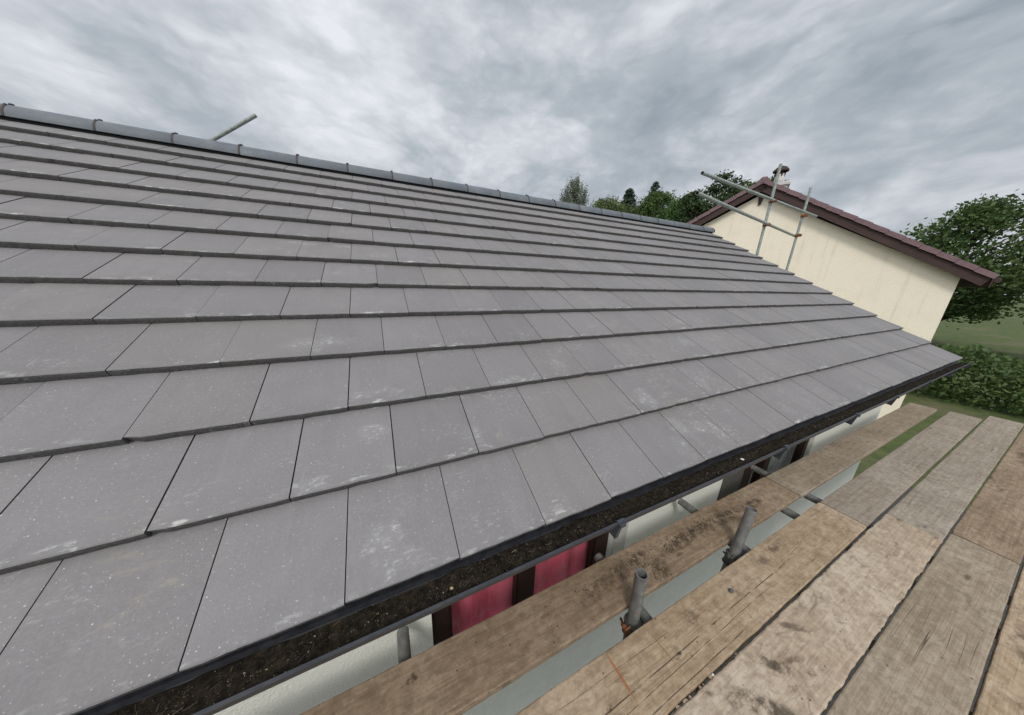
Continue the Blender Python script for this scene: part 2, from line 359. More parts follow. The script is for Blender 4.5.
def mat_leaf(name, a, b, c3):
    t = NT(name); i = t.island()
    c = t.mix(t.step(i, 0.0, 0.75), a, b); c = t.mix(t.step(i, 0.78, 1.0), c, c3)
    big = t.noise(t.coord(), 0.9, 3); c = t.mix(t.step(big, 0.35, 0.7, 0, 0.45), c, tuple(q * 0.6 for q in a))
    t.done(c, 0.6, None, 0, 0.3)
    t.b.inputs['Transmission Weight'].default_value = 0.0
    tr = t.N.new('ShaderNodeBsdfTranslucent'); t.put(tr.inputs[0], c)
    ms = t.N.new('ShaderNodeMixShader'); ms.inputs[0].default_value = 0.3
    t.L.new(t.b.outputs[0], ms.inputs[1]); t.L.new(tr.outputs[0], ms.inputs[2]); t.L.new(ms.outputs[0], t.N['Material Output'].inputs[0])
    return t.mat
def mat_glass():
    t = NT('window_glass'); t.N.remove(t.b)
    tr = t.N.new('ShaderNodeBsdfTransparent'); tr.inputs[0].default_value = (0.93, 0.95, 0.94, 1)
    gl = t.N.new('ShaderNodeBsdfGlossy'); gl.inputs['Roughness'].default_value = 0.04
    ge = t.N.new('ShaderNodeNewGeometry'); dp = t.N.new('ShaderNodeVectorMath'); dp.operation = 'DOT_PRODUCT'
    t.L.new(ge.outputs['Normal'], dp.inputs[0]); t.L.new(ge.outputs['Incoming'], dp.inputs[1])
    fr = t.m('ADD', t.m('MULTIPLY', t.m('POWER', t.m('SUBTRACT', 1.0, t.m('ABSOLUTE', dp.outputs['Value'])), 5.0), 0.9), 0.045)
    ms = t.N.new('ShaderNodeMixShader'); t.L.new(fr, ms.inputs[0]); t.L.new(tr.outputs[0], ms.inputs[1]); t.L.new(gl.outputs[0], ms.inputs[2])
    t.L.new(ms.outputs[0], t.N['Material Output'].inputs[0]); return t.mat
def mat_galv(name, col, rust=0.0, metal=0.35):
    t = NT(name); v = t.coord(); r = t.objrand(); v = t.vadd(v, t.comb(r, r, t.m('MULTIPLY', r, 5)))
    n = t.noise(v, 22, 6, 0.65, 0.5); f = t.noise(v, 150, 3, 0.6); s = t.noise(t.map(v, (30, 30, 4)), 1.0, 4, 0.6)
    c = t.mix(t.step(n, 0.32, 0.7), tuple(q * 0.66 for q in col), tuple(q * 1.2 for q in col))
    c = t.mix(t.step(s, 0.5, 0.75, 0, 0.5), c, tuple(q * 0.5 for q in col))
    c = t.mix(t.step(f, 0.6, 0.75, 0, 0.4), c, (0.45, 0.45, 0.43))
    if rust: c = t.mix(t.step(t.noise(v, 40, 5, 0.7), 0.62 - rust * 0.3, 0.72, 0, 0.9), c, (0.25, 0.085, 0.03))
    return t.done(c, t.step(n, 0.3, 0.7, 0.5, 0.75), t.bump(t.m('ADD', n, f), 0.25, 0.002), metal, 0.4)

M_tile = mat_tile(); M_edge = mat_tile_edge()
M_under = mat_simple('roof_underlay', (0.02, 0.02, 0.021), 0.9)
M_ridge = mat_simple('ridge_concrete', (0.118, 0.134, 0.149), 0.6, 0.10, 26, 0.25, dirt=(0.175, 0.19, 0.20))
M_clip = mat_simple('ridge_union', (0.055, 0.042, 0.040), 0.7)
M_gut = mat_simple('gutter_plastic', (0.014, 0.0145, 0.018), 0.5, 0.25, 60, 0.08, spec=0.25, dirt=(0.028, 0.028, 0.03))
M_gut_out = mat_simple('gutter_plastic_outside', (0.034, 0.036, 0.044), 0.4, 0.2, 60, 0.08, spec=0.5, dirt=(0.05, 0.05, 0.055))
M_clipblue = mat_simple('gutter_clip_plastic', (0.042, 0.048, 0.060), 0.4, 0.15, 60, 0.08, spec=0.5)
M_wall = mat_render_wall('white_roughcast', (0.86, 0.85, 0.80), 120, 0.55, 0.004, (0.70, 0.69, 0.63))
M_grey_dash = mat_render_wall('grey_dash', (0.13, 0.12, 0.115), 150, 0.9, 0.006, (0.08, 0.07, 0.065))
M_pale_dash = mat_render_wall('pale_dash', (0.62, 0.60, 0.56), 150, 0.8, 0.005, (0.3, 0.28, 0.25))
M_cream = mat_render_wall('cream_render', (0.86, 0.775, 0.625), 45, 0.22, 0.006, (0.62, 0.55, 0.43))
M_frame = mat_simple('brown_frame', (0.024, 0.011, 0.009), 0.5, 0.3, 40, 0.12, spec=0.25)
M_brown = mat_simple('dark_brown_timber', (0.050, 0.027, 0.024), 0.7, 0.2, 20, 0.2)
M_verge = mat_simple('purple_brown_tile', (0.180, 0.112, 0.122), 0.7, 0.14, 18, 0.25)
M_glass = mat_glass()
M_red = None
def mat_red():
    t = NT('red_cloth'); v = t.coord(); n = t.noise(t.map(v, (10, 1, 2)), 1.4, 4, 0.6); w = t.noise(v, 12, 4, 0.6)
    c = t.mix(t.step(n, 0.3, 0.7), (0.78, 0.085, 0.160), (0.90, 0.180, 0.275)); c = t.mix(t.step(w, 0.5, 0.72, 0, 0.35), c, (0.80, 0.36, 0.36))
    t.done(c, 0.85, None, 0, 0.2); t.b.inputs['Sheen Weight'].default_value = 0.0
    return t.mat
M_red = mat_red()
M_net = mat_simple('grey_net_cloth', (0.34, 0.34, 0.33), 0.9, 0.1, 20)
M_room = mat_simple('room_plaster', (0.42, 0.38, 0.34), 0.9)
M_galv = mat_galv('galvanised_tube', (0.19, 0.19, 0.18), 0.05)
M_galv_green = mat_galv('weathered_tube', (0.325, 0.36, 0.335), 0.0, 0.15)
M_inside = mat_simple('tube_inside', (0.16, 0.16, 0.155), 0.9)
M_coup = mat_galv('coupler_steel', (0.115, 0.112, 0.105), 0.10, 0.4)
M_rust = mat_galv('rusty_steel', (0.22, 0.085, 0.035), 0.6, 0.1)

# ================================================================= ground
def ground():
    t = NT('grass_ground'); v = t.coord(); n = t.noise(v, 3, 6, 0.65); f = t.noise(v, 40, 4, 0.7)
    c = t.mix(t.step(n, 0.3, 0.7), (0.045, 0.075, 0.022), (0.095, 0.125, 0.04)); c = t.mix(t.step(f, 0.45, 0.7, 0, 0.6), c, (0.15, 0.14, 0.07)); c = t.mix(t.step(t.noise(v, 0.35, 5, 0.65), 0.5, 0.66, 0, 0.7), c, (0.14, 0.125, 0.075)); c = t.mix(t.step(t.noise(v, 14, 5, 0.7), 0.55, 0.7, 0, 0.5), c, (0.035, 0.055, 0.018))
    gm = t.done(c, 0.9, t.bump(f, 0.6, 0.03), 0, 0.2)
    b = MB(); b.quad([(-900, -900, -2.6), (900, -900, -2.6), (900, 900, -2.6), (-900, 900, -2.6)])
    tag(b.build('ground', gm), kind='structure')
    pv = mat_simple('tarmac_path', (0.060, 0.060, 0.058), 0.9, 0.2, 60, 0.5, dirt=(0.09, 0.08, 0.065))
    b = MB(); b.box(-6, 8.4, -1.9, 0.40, -2.68, -2.54, 0, 0.01)
    tag(b.build('path', pv), kind='structure')
ground()

# ================================================================= the bungalow
TH = 0.49701909601; CT, ST = math.cos(TH), math.sin(TH)
def rp(x, s, n): return (x, s * CT - n * ST, s * ST + n * CT)        # roof plane to world
XL, XR = -4.80, 6.976
NC = 13
house = empty('bungalow', (0, 0.42, -2.6))
tag(house, 'bungalow with new grey flat tiled roof, white roughcast walls and black gutter', 'house')
def hp(b, name, mats, parent=house):
    o = b.build(name, mats, parent)
    o.matrix_parent_inverse = Matrix.Identity(4)
    root = parent
    off = Vector((0, 0, 0))
    while root is not None: off += Vector(root.location); root = root.parent
    o.data.transform(Matrix.Translation(-off))
    return o

def roof():
    b = MB()
    t_ = 0.031; NS = 8
    for k in range(NC):
        off = (0.0 if k % 2 == 0 else 0.5) * TW
        x = XL - (0.15 if k % 2 else 0.0)
        xs = []
        j = math.ceil((XL - off) / TW - 0.001)
        edges = [XL] + [off + q * TW for q in range(j, int((XR - off) / TW) + 1) if XL + 0.03 < off + q * TW < XR - 0.03] + [XR]
        ds_row = random.uniform(-0.0015, 0.0015)
        for a0, a1 in zip(edges[:-1], edges[1:]):
            gap = random.uniform(0.0012, 0.0046) * 0.5
            xa, xb = a0 + gap, a1 - gap
            ds = ds_row + random.gauss(0, 0.0011); dn = abs(random.gauss(0, 0.0011)); rot = random.gauss(0, 0.0022); tw = random.gauss(0, 0.0018)
            chips = [random.uniform(0.004, 0.011) if random.random() < 0.10 else 0.0, random.uniform(0.004, 0.011) if random.random() < 0.10 else 0.0]
            s0 = k * G_ + ds; s1 = (k + 1) * G_ + (0.035 if k < NC - 1 else -0.01)
            slope = -(t_ + 0.0015) / G_
            rows = []; uvs = []
            mid = (xa + xb) / 2
            ns = NS
            for i in range(ns + 1):
                f = i / ns; X = xa + (xb - xa) * f
                ch = 0.0
                if i == 0 or i == ns: ch = 0.0012
                jit = random.gauss(0, 0.0009) + (chips[0] if i == 0 else chips[1] if i == ns else 0.0); jn = random.gauss(0, 0.0005)
                sk = rot * (X - mid); nk = tw * (X - mid) + dn
                prof = [(s1, slope * (s1 - s0) + nk - ch), (s0 + 0.10, slope * 0.10 + nk - ch), (s0 + 0.004 + jit * 0.3, slope * 0.004 + nk - ch),
                        (s0 + 0.0005 + jit * 0.6 + ch, -0.0030 + nk + jn * 0.3), (s0 - 0.0005 + jit + ch, -0.013 + nk), (s0 + 0.001 + jit + ch, -t_ + nk + jn), (s0 + 0.03, -t_ + 0.002 + nk), (s1, slope * (s1 - s0) - 0.022 + nk)]
                rows.append([rp(X, s + sk, n) for s, n in prof])
                uvs.append([(X, max(s0 - ds + 0.0005, s - ds)) for s, n in prof])
            bb = len(b.v)
            b.grid(rows, [0, 0, 0, 1, 1, 1, 1], closed=False, smooth=False, uvrows=uvs)
            for r_, rev in ((rows[0], False), (rows[-1], True)):
                n = len(r_); i0 = bb if not rev else bb + ns * n
                idx = [i0 + q for q in range(n)]
                if rev: idx.reverse()
                b.f.append(tuple(reversed(idx))); b.m.append(1); b.smooth.append(False); b.uv.append(None)
    # boarding below the tiles, and the back slope
    top = NC * G_ - 0.02
    def slab(sign):
        yr = 2 * (NC * G_ + 0.045) * CT
        def q(x, s, n):
            p = rp(x, s, n); return p if sign > 0 else (p[0], yr - p[1], p[2])
        P = [q(XL + .02, .015, -.036), q(XR - .02, .015, -.036), q(XR - .02, NC * G_ + .02, -.036), q(XL + .02, NC * G_ + .02, -.036)]
        Q = [q(XL + .02, .015, -.075), q(XR - .02, .015, -.075), q(XR - .02, NC * G_ + .02, -.075), q(XL + .02, NC * G_ + .02, -.075)]
        for f in ((P[0], P[1], P[2], P[3]), (Q[3], Q[2], Q[1], Q[0]), (P[0], Q[0], Q[1], P[1]), (P[2], Q[2], Q[3], P[3]), (P[1], Q[1], Q[2], P[2]), (P[3], Q[3], Q[0], P[0])): b.quad(f, 2)
        if sign < 0:
            for k in range(NC):
                s0 = k * G_; s1 = s0 + G_ + 0.03
                A = [q(XL, s0, 0), q(XR, s0, 0), q(XR, s1, -.030), q(XL, s1, -.030)]; B = [q(XL, s0, -.026), q(XR, s0, -.026)]
                b.quad(A, 0, [(XL, s0), (XR, s0), (XR, s1), (XL, s1)]); b.quad([A[0], A[1], B[1], B[0]], 1)
    slab(1); slab(-1)
    return hp(b, 'roof', [M_tile, M_edge, M_under])
roof_o = roof()

YR = (NC * G_ + 0.045) * CT; ZR = (NC * G_ + 0.045) * ST
def ridge():
    cz = 1.905; xs = []
    x = -0.516 - 0.4745 * 9
    first_t = None; first_c = None
    n = 18
    def arc(X, r, drop=0.0, flat=1.0):
        return [(X, YR + math.cos(math.pi * (i / n)) * r, cz + math.sin(math.pi * (i / n)) * r * flat - drop) for i in range(n + 1)]
    k = 0
    while x < XR - 0.1:
        x1 = min(x + 0.4745, XR - 0.01)
        dz = random.gauss(0, 0.0015)
        b = MB(); r = 0.108
        g = 0.004
        rows = [arc(x + g, r - 0.016, -dz), arc(x + g, r - 0.002, -dz), arc(x + g + 0.004, r, -dz), arc((x + x1) / 2, r + 0.0005, -dz), arc(x1 - g - 0.004, r, -dz), arc(x1 - g, r - 0.002, -dz), arc(x1 - g, r - 0.016, -dz)]
        if k % 1 == 0: rows = [[(p[0], p[1], p[2] - 0.0) for p in rr] for rr in rows]
        b.grid(rows, 0, smooth=True)
        # bottom edge thickness
        for sgn, idx in ((1, 0), (-1, n)):
            for a, c in zip(rows[1:-2], rows[2:-1]):
                p, q = a[idx], c[idx]
                b.quad([p, q, (q[0], q[1] - sgn * 0.016, q[2]), (p[0], p[1] - sgn * 0.016, p[2])])
        hp(b, 'ridge_tile', M_ridge, roof_o)
        if x > XL + 0.2:
            b = MB()
            rows = [arc(x - 0.007, r - 0.004), arc(x - 0.007, r + 0.002), arc(x + 0.007, r + 0.002), arc(x + 0.007, r - 0.004)]
            b.grid(rows, 0, smooth=False)
            b.tube((x, YR, cz + r), (x, YR, cz + r + 0.014), 0.016, 0.013, 10)
            b.tube((x, YR - 0.050, cz + r * 0.80), (x, YR - 0.056, cz + r * 0.80 + 0.016), 0.011, 0.009, 8)
            hp(b, 'ridge_clip', M_clip, roof_o)
        x += 0.4745; k += 1
    b = MB()   # closing cap at the right verge
    rows = [arc(XR - 0.008, 0.112), arc(XR + 0.008, 0.112), arc(XR + 0.010, 0.100), arc(XR + 0.011, 0.001)]
    b.grid(rows, 0, smooth=False)
    hp(b, 'ridge_end_cap', M_clip, roof_o)
    # mortar / dry-ridge roll filling under the ridge
    b = MB(); b.box(XL + .02, XR - .02, YR - 0.085, YR + 0.085, cz - 0.06, cz - 0.004)
    hp(b, 'ridge_roll', M_under, roof_o)
ridge()

WY = 0.42           # outer face of the front wall
WIN = [(0.247, 1.486), (3.085, 4.60)]
WZ0, WZ1 = -1.45, -0.24
def walls():
    b = MB()
    ztop = -0.20; zb = -2.6
    xs = [XL + 0.25] + [q for w in WIN for q in w] + [XR - 0.12]
    Yb = 2 * YR - WY; T = 0.26
    def wall_face(x0, x1, z0, z1):
        b.box(x0, x1, WY, WY + T, z0, z1)
    prev = xs[0]
    for (a, c) in WIN:
        wall_face(prev, a, zb, ztop); b.box(a, c, WY, WY + T, zb, WZ0); b.box(a, c, WY, WY + T, WZ1, ztop); prev = c
    wall_face(prev, xs[-1], zb, ztop)
    hp(b, 'wall', M_wall)
    b = MB(); b.box(xs[0] - 0.01, xs[-1] + 0.01, WY - 0.022, WY - 0.001, zb, -1.56, 0, 0.006); hp(b, 'lower_wall_shade_band', mat_simple('smooth_wall_shade_tone', (0.60, 0.605, 0.53), 0.8, 0.05, 30, 0.12))  # smooth lower-wall band added; shade behind the boards is painted into its grey-green
    b = MB(); b.box(xs[0], xs[-1], Yb - T, Yb, zb, ztop); hp(b, 'back_wall', M_wall)
    for xa, xb in ((xs[0], xs[0] + T), (xs[-1] - T, xs[-1])):
        b = MB()
        pts = [(WY + T, zb), (Yb - T, zb), (Yb - T, ztop), (YR, ZR - 0.14), (WY + T, ztop)]
        A = [(xa, y, z) for y, z in pts]; B = [(xb, y, z) for y, z in pts]
        # lift the eave corners to the underside of the slope
        b.quad(A); b.quad(list(reversed(B)))
        for i in range(5):
            j = (i + 1) % 5; b.quad([A[j], A[i], B[i], B[j]])
        hp(b, 'gable_wall', M_wall)
    b = MB(); b.box(XL + .03, XR - .03, 0.045, 0.065, -0.235, -0.02, 0, 0.003)
    hp(b, 'fascia', M_brown)
    b = MB(); b.box(XL + .03, XR - .03, 0.065, WY + 0.0, -0.232, -0.222)
    hp(b, 'soffit', mat_simple('soffit_board', (0.55, 0.54, 0.5), 0.7))
    for sg in (1, -1):
        def q(x, s, n):
            p = rp(x, s, n); return p if sg > 0 else (p[0], 2 * YR - p[1], p[2])
        for xa, xb in ((XR - 0.06, XR - 0.035), (XL + 0.035, XL + 0.06)):
            b = MB()
            P = [q(xa, 0.05, -.078), q(xb, 0.05, -.078), q(xb, 4.08, -.078), q(xa, 4.08, -.078)]; Q = [q(xa, 0.05, -.22), q(xb, 0.05, -.22), q(xb, 4.0, -.22), q(xa, 4.0, -.22)]
            for f in ((P[0], P[1], P[2], P[3]), (Q[3], Q[2], Q[1], Q[0]), (P[0], Q[0], Q[1], P[1]), (P[1], Q[1], Q[2], P[2]), (P[3], Q[3], Q[0], P[0]), (P[2], Q[2], Q[3], P[3])): b.quad(f)
            hp(b, 'bargeboard', M_brown)
    b = MB(); b.box(xs[0] + T, xs[-1] - T, 1.9, 2.0, zb, ztop); b.box(xs[0] + T, xs[-1] - T, WY + T, 1.9, -0.26, -0.21)
    b.box(xs[0] + T, xs[-1] - T, WY + T, 1.9, zb, zb + 0.05)
    hp(b, 'room_lining', M_room)
    # dash-finished bands beside the openings
    b = MB(); b.box(1.488, 1.605, WY - 0.012, WY - 0.001, -1.45, -0.24, 0, 0.002); hp(b, 'window_band', M_pale_dash)
    b = MB(); b.box(2.765, 3.083, WY - 0.012, WY - 0.001, -1.45, -0.24, 0, 0.002); hp(b, 'window_band', M_grey_dash)
walls()

def windows():
    rooms = []
    for wi, (a, c) in enumerate(WIN):
        w = empty('window', (0, 0, 0)); w.parent = house
        w.location = (a - 0, WY - 0.42, 0)
        y0, y1 = WY + 0.035, WY + 0.10
        if wi == 0: members = [(a + .002, a + 0.098), (0.766, 0.875), (1.362, c - .002)]
        else: members = [(a + .002, a + 0.30), (3.60, 3.72), (c - 0.10, c - .002)]
        b = MB()
        for m0, m1 in members: b.box(m0, m1, y0, y1, WZ0 + .07, WZ1 - .07, 0, 0.006)
        for z0, z1 in ((WZ0 + .002, WZ0 + .072), (WZ1 - .072, WZ1 - .002)): b.box(a + .002, c - .002, y0 - .002, y1, z0, z1, 0, 0.006)
        # glazing beads, stepped back from the frame
        for (p, q) in zip([m[1] for m in members[:-1]], [m[0] for m in members[1:]]):
            b.box(p, p + .014, y0 + .012, y1 - .01, WZ0 + .07, WZ1 - .07, 0, 0.004); b.box(q - .014, q, y0 + .012, y1 - .01, WZ0 + .07, WZ1 - .07, 0, 0.004)
        fr = hp(b, 'frame', M_frame, w)
        for (p, q) in zip([m[1] for m in members[:-1]], [m[0] for m in members[1:]]):
            g = MB(); g.box(p + .013, q - .013, y0 + .030, y0 + .036, WZ0 + .07, WZ1 - .07)
            hp(g, 'pane', M_glass, w)
        s = MB(); s.box(a - 0.03, c + 0.03, WY - 0.045, WY + 0.032, WZ0 - 0.045, WZ0 - 0.001, 0, 0.008)
        hp(s, 'sill', M_frame, w)
windows()
def curtain(x0, x1, y, mat, label, folds, cat='curtain'):
    b = MB(); rows = []
    nx = 90
    rnd = [random.uniform(0.6, 1.4) for _ in range(60)]
    for i in range(12):
        z = WZ1 - 0.04 - i / 11 * (WZ1 - WZ0 + 0.0)
        row = []
        for j in range(nx + 1):
            f = j / nx; ph = f * folds * 2 * math.pi
            row.append((x0 + (x1 - x0) * f + 0.006 * math.sin(ph * 0.5 + i * .1), y + 0.020 * math.sin(ph + 0.25 * math.sin(i * 0.6)) * rnd[int(f * folds)] * (0.7 + 0.3 * i / 11), z))
        rows.append(row)
    b.grid(rows, 0, smooth=True)
    o = b.build('curtain', mat); tag(o, label, cat)
curtain(0.30, 0.81, WY + 0.15, M_red, 'red curtain behind the pane beside the white wall, left of the middle window bar', 2)
curtain(0.83, 1.44, WY + 0.15, M_red, 'paler red curtain behind the pane nearer the gutter bracket, right of the middle window bar', 3)
curtain(3.36, 4.55, WY + 0.17, M_net, 'grey net curtain behind the farther brown window', 14)

def gutter():
    # half-round gutter: profile in (y, z), swept along x
    gc, gz, gr = -0.021, -0.036, 0.056
    def pt(r, d): return (gc + r * math.cos(R(d)), gz + r * math.sin(R(d)))
    out = [(gc + gr, gz + 0.006)] + [pt(gr, -d) for d in range(0, 181, 12)] + [(gc - gr - 0.0055, gz + 0.002), (gc - gr - 0.007, gz + 0.008), (gc - gr - 0.005, gz + 0.0115), (gc - gr, gz + 0.011)]
    inn = [pt(gr - 0.0035, -180 + d) for d in range(0, 181, 12)] + [(gc + gr - 0.0035, gz + 0.006)]
    b = MB(); xs = [XL + 0.02 + i * (XR - XL - 0.04) / 60 for i in range(61)]
    prof = out + inn
    rows = [[(x, y, z + 0.0015 * math.sin(x * 2.3) - 0.001 * math.sin(x * 5.1)) for y, z in prof] for x in xs]
    b.grid(rows, [1] * (len(out) - 1) + [0] * (len(inn) + 1), closed=True, smooth=False, caps=True)
    g = hp(b, 'gutter', [M_gut, M_gut_out])
    for x in (-4.13, -3.13, -2.13, -1.13, -0.62, 0.871, 2.09, 3.1, 3.95, 4.95, 5.95, 6.8):
        if -0.7 < x < -0.5: continue
        b = MB()
        pr = [(gc + gr + 0.004, gz)] + [pt(gr + 0.004, -d) for d in range(12, 169, 12)] + [(gc - gr - 0.008, gz - 0.002), (gc - gr - 0.0115, gz + 0.008), (gc - gr - 0.008, gz + 0.0155), (gc - gr + 0.004, gz + 0.0145), (gc - gr + 0.005, gz + 0.009)]
        w = 0.017
        o1 = [(x - w, y, z) for y, z in pr]; o2 = [(x + w, y, z) for y, z in pr]
        b.grid([o1, o2], 0, smooth=False)
        b.grid([[(p[0], p[1] + 0.003 * (0), p[2]) for p in o1], [(x - w, y * 0.93, z * 0.95) for y, z in pr]], 0, smooth=False)
        # gusset below the lip
        for xx in (x - 0.008, x + 0.008):
            b.quad([(xx, -0.085, -0.040), (xx, -0.072, -0.112), (xx, -0.02, -0.104), (xx, -0.066, -0.075)])
        b.quad([(x - .008, -0.085, -0.040), (x - .008, -0.072, -0.112), (x + .008, -0.072, -0.112), (x + .008, -0.085, -0.040)])
        b.quad([(x - .008, -0.072, -0.112), (x - .008, -0.02, -0.104), (x + .008, -0.02, -0.104), (x + .008, -0.072, -0.112)])
        b.box(x - 0.014, x + 0.014, -0.0925, -0.0888, -0.042, -0.024, 0, 0.001)
        hp(b, 'gutter_bracket', M_clipblue, g)
gutter()

def gutter_silt():
    t = NT('gutter_silt'); v = t.coord(); n = t.noise(v, 55, 6, 0.7); f = t.noise(v, 16, 5, 0.65); i = t.island()
    c = t.mix(t.step(n, 0.35, 0.7), (0.007, 0.006, 0.0045), (0.034, 0.026, 0.017))
    c = t.mix(t.step(f, 0.54, 0.72, 0, 0.5), c, (0.05, 0.036, 0.020))
    mt = t.done(c, 0.95, t.bump(n, 1.0, 0.006), 0, 0.15)
    t = NT('silt_grit'); i = t.island()
    c = t.mix(i, (0.02, 0.016, 0.011), (0.13, 0.10, 0.066)); c = t.mix(t.step(i, 0.95, 0.97), c, (0.38, 0.35, 0.29))
    mt2 = t.done(c, 0.95, None, 0, 0.15)
    from mathutils import noise as mn
    b = MB(); nx = 900; ny = 10; rows = []
    for ix in range(nx + 1):
        x = XL + 0.05 + (XR - XL - 0.1) * ix / nx; row = []
        for iy in range(ny + 1):
            y = -0.0605 + 0.079 * iy / ny
            h = mn.noise(Vector((x * 7, y * 18, 0.3))) * 0.012 + mn.noise(Vector((x * 30, y * 60, 1.3))) * 0.006 + mn.noise(Vector((x * 1.3, 0, 5))) * 0.006
            fl = -0.036 - math.sqrt(max(0, 0.0518 ** 2 - (y + 0.021) ** 2)); row.append((x, y, max(fl, -0.070 + h)))
        rows.append(row)
    b.grid(rows, 0, smooth=True)
    def crumb(x, y, z, r):
        p = [Vector((random.gauss(0, 1), random.gauss(0, 1), random.gauss(0, 0.6))).normalized() * r * random.uniform(0.6, 1.2) for _ in range(4)]
        q = [tuple(Vector((x, y, z)) + k) for k in p]
        i0 = len(b.v); b.v += q
        for f in ((0, 1, 2), (0, 3, 1), (1, 3, 2), (2, 3, 0)): b.f.append(tuple(i0 + k for k in f)); b.m.append(1); b.smooth.append(False); b.uv.append(None)
    for _ in range(15000):
        x = random.uniform(-1.2, 5.0) if random.random() < 0.85 else random.uniform(XL + .1, XR - .1)
        if mn.noise(Vector((x * 4, 2.2, 0))) < random.uniform(-0.5, 0.25): continue
        y = max(-0.056, min(0.014, random.gauss(-0.024, 0.020)))
        crumb(x, y, -0.067 + random.uniform(-0.002, 0.007), random.choice((0.0010, 0.0013, 0.0018, 0.0026)))
    for _ in range(420):    # stalks and moss threads
        x = random.uniform(-0.6, 3.0); y = max(-0.052, min(0.012, random.gauss(-0.022, 0.018))); a = random.uniform(0, math.pi); l = random.uniform(0.003, 0.012)
        if mn.noise(Vector((x * 5, 8.2, 0))) < -0.05: continue
        d = Vector((math.cos(a) * l, math.sin(a) * l * 0.6, random.uniform(-.002, .004))); c0 = Vector((x, y, -0.062 + random.uniform(0, .005)))
        w = Vector((-math.sin(a), math.cos(a), 0.5)) * 0.0004
        b.quad([c0 - d + w, c0 + d + w, c0 + d - w, c0 - d - w], 1)
    o = b.build('gutter_silt', [mt, mt2]); tag(o, 'dark silt, moss and grit lying along the bottom of the black gutter', 'silt', kind='stuff')
gutter_silt()

# ================================================================= scaffold boards
ZB = -0.70; BT = 0.038
def board(name_label, x0, x1, y0, y1, mat, dz=0.0, tilt=0.0, rough_edge=0.001, skew=0.0):
    loc = Vector(((x0 + x1) / 2, (y0 + y1) / 2, ZB - BT + dz))
    b = MB(); n = max(40, int((x1 - x0) * 60)); rows = []
    from mathutils import noise as mn
    hw = (y1 - y0) / 2; r = 0.0045
    sd = random.uniform(0, 50)
    for i in range(n + 1):
        X = -(x1 - x0) / 2 + (x1 - x0) * i / n
        e0 = mn.noise(Vector((X * 9, sd, 0))) * rough_edge * 1.6 + mn.noise(Vector((X * 40, sd, 3))) * rough_edge
        e1 = mn.noise(Vector((X * 9, sd, 7))) * rough_edge * 1.6 + mn.noise(Vector((X * 40, sd, 9))) * rough_edge
        w = mn.noise(Vector((X * 0.9, sd, 11))) * 0.003
        if i in (0, n): e0 += 0.003; e1 -= 0.003
        a = -hw + e0; c = hw + e1
        sk = skew * X
        ys = [(a, 0.006), (a + 0.005, 0.0), (c - 0.005, 0.0), (c, 0.006), (c, BT - r), (c - r * 0.35, BT - r * 0.3), (c - r * 1.2, BT), (hw * 0.5, BT + .0004), (0.0, BT + .0006), (-hw * 0.5, BT + .0003), (a + r * 1.2, BT), (a + r * 0.35, BT - r * 0.3), (a, BT - r)]
        rows.append([(X, y + sk, z + w + tilt * y) for y, z in ys])
    b.grid(rows, 0, closed=True, smooth=False, caps=True)
    o = b.build('scaffold_board', mat); o.location = loc
    tag(o, name_label, 'board', 'scaffold boards laid along the eaves')
    return o
BR = (0.030, 0.020, 0.013)
wA = mat_wood('board_wood_brown', (0.235, 0.170, 0.111), (0.332, 0.252, 0.172), (0.126, 0.085, 0.053), (0.429, 0.340, 0.244), 0.5, saw=0.05, seed=1.0,
     marks=[(0.0, 0, 0.0001, 0.0001, BR, 0, 10, 0)] and [(-0.80 + 0.141 - 0.141, 0.0, 0.001, 0.001, BR, 0.0, 20, 0),
       (0.141 - 0.95, 0.152 - 0.0, 0.0001, 0.0001, BR, 0.0, 20, 0),
       (0.141 - 0.95, 0.045, 0.035, 0.020, BR, 0.85, 60, 0.3), (1.10 - 0.95, 0.01, 0.28, 0.05, BR, 0.5, 26, 0.15), (1.33 - 0.95, 0.02, 0.12, 0.06, BR, 0.65, 30, 0.3), (1.75 - 0.95, 0.01, 0.38, 0.045, BR, 0.7, 24, 0.1), (2.15 - 0.95, 0.0, 0.30, 0.05, BR, 0.65, 26, 0.0),
       (2.45 - 0.95, -0.01, 0.14, 0.035, BR, 0.75, 22, 0.0), (1.42 - 0.95, -0.06, 0.09, 0.05, BR, 0.65, 18, 0.5), (2.2 - 0.95, -0.05, 0.10, 0.04, BR, 0.5, 18, 0.2)])
wA2 = mat_wood('board_wood_far', (0.275, 0.218, 0.153), (0.373, 0.305, 0.229), (0.162, 0.123, 0.086), (0.437, 0.372, 0.294), 0.45, seed=2.0)
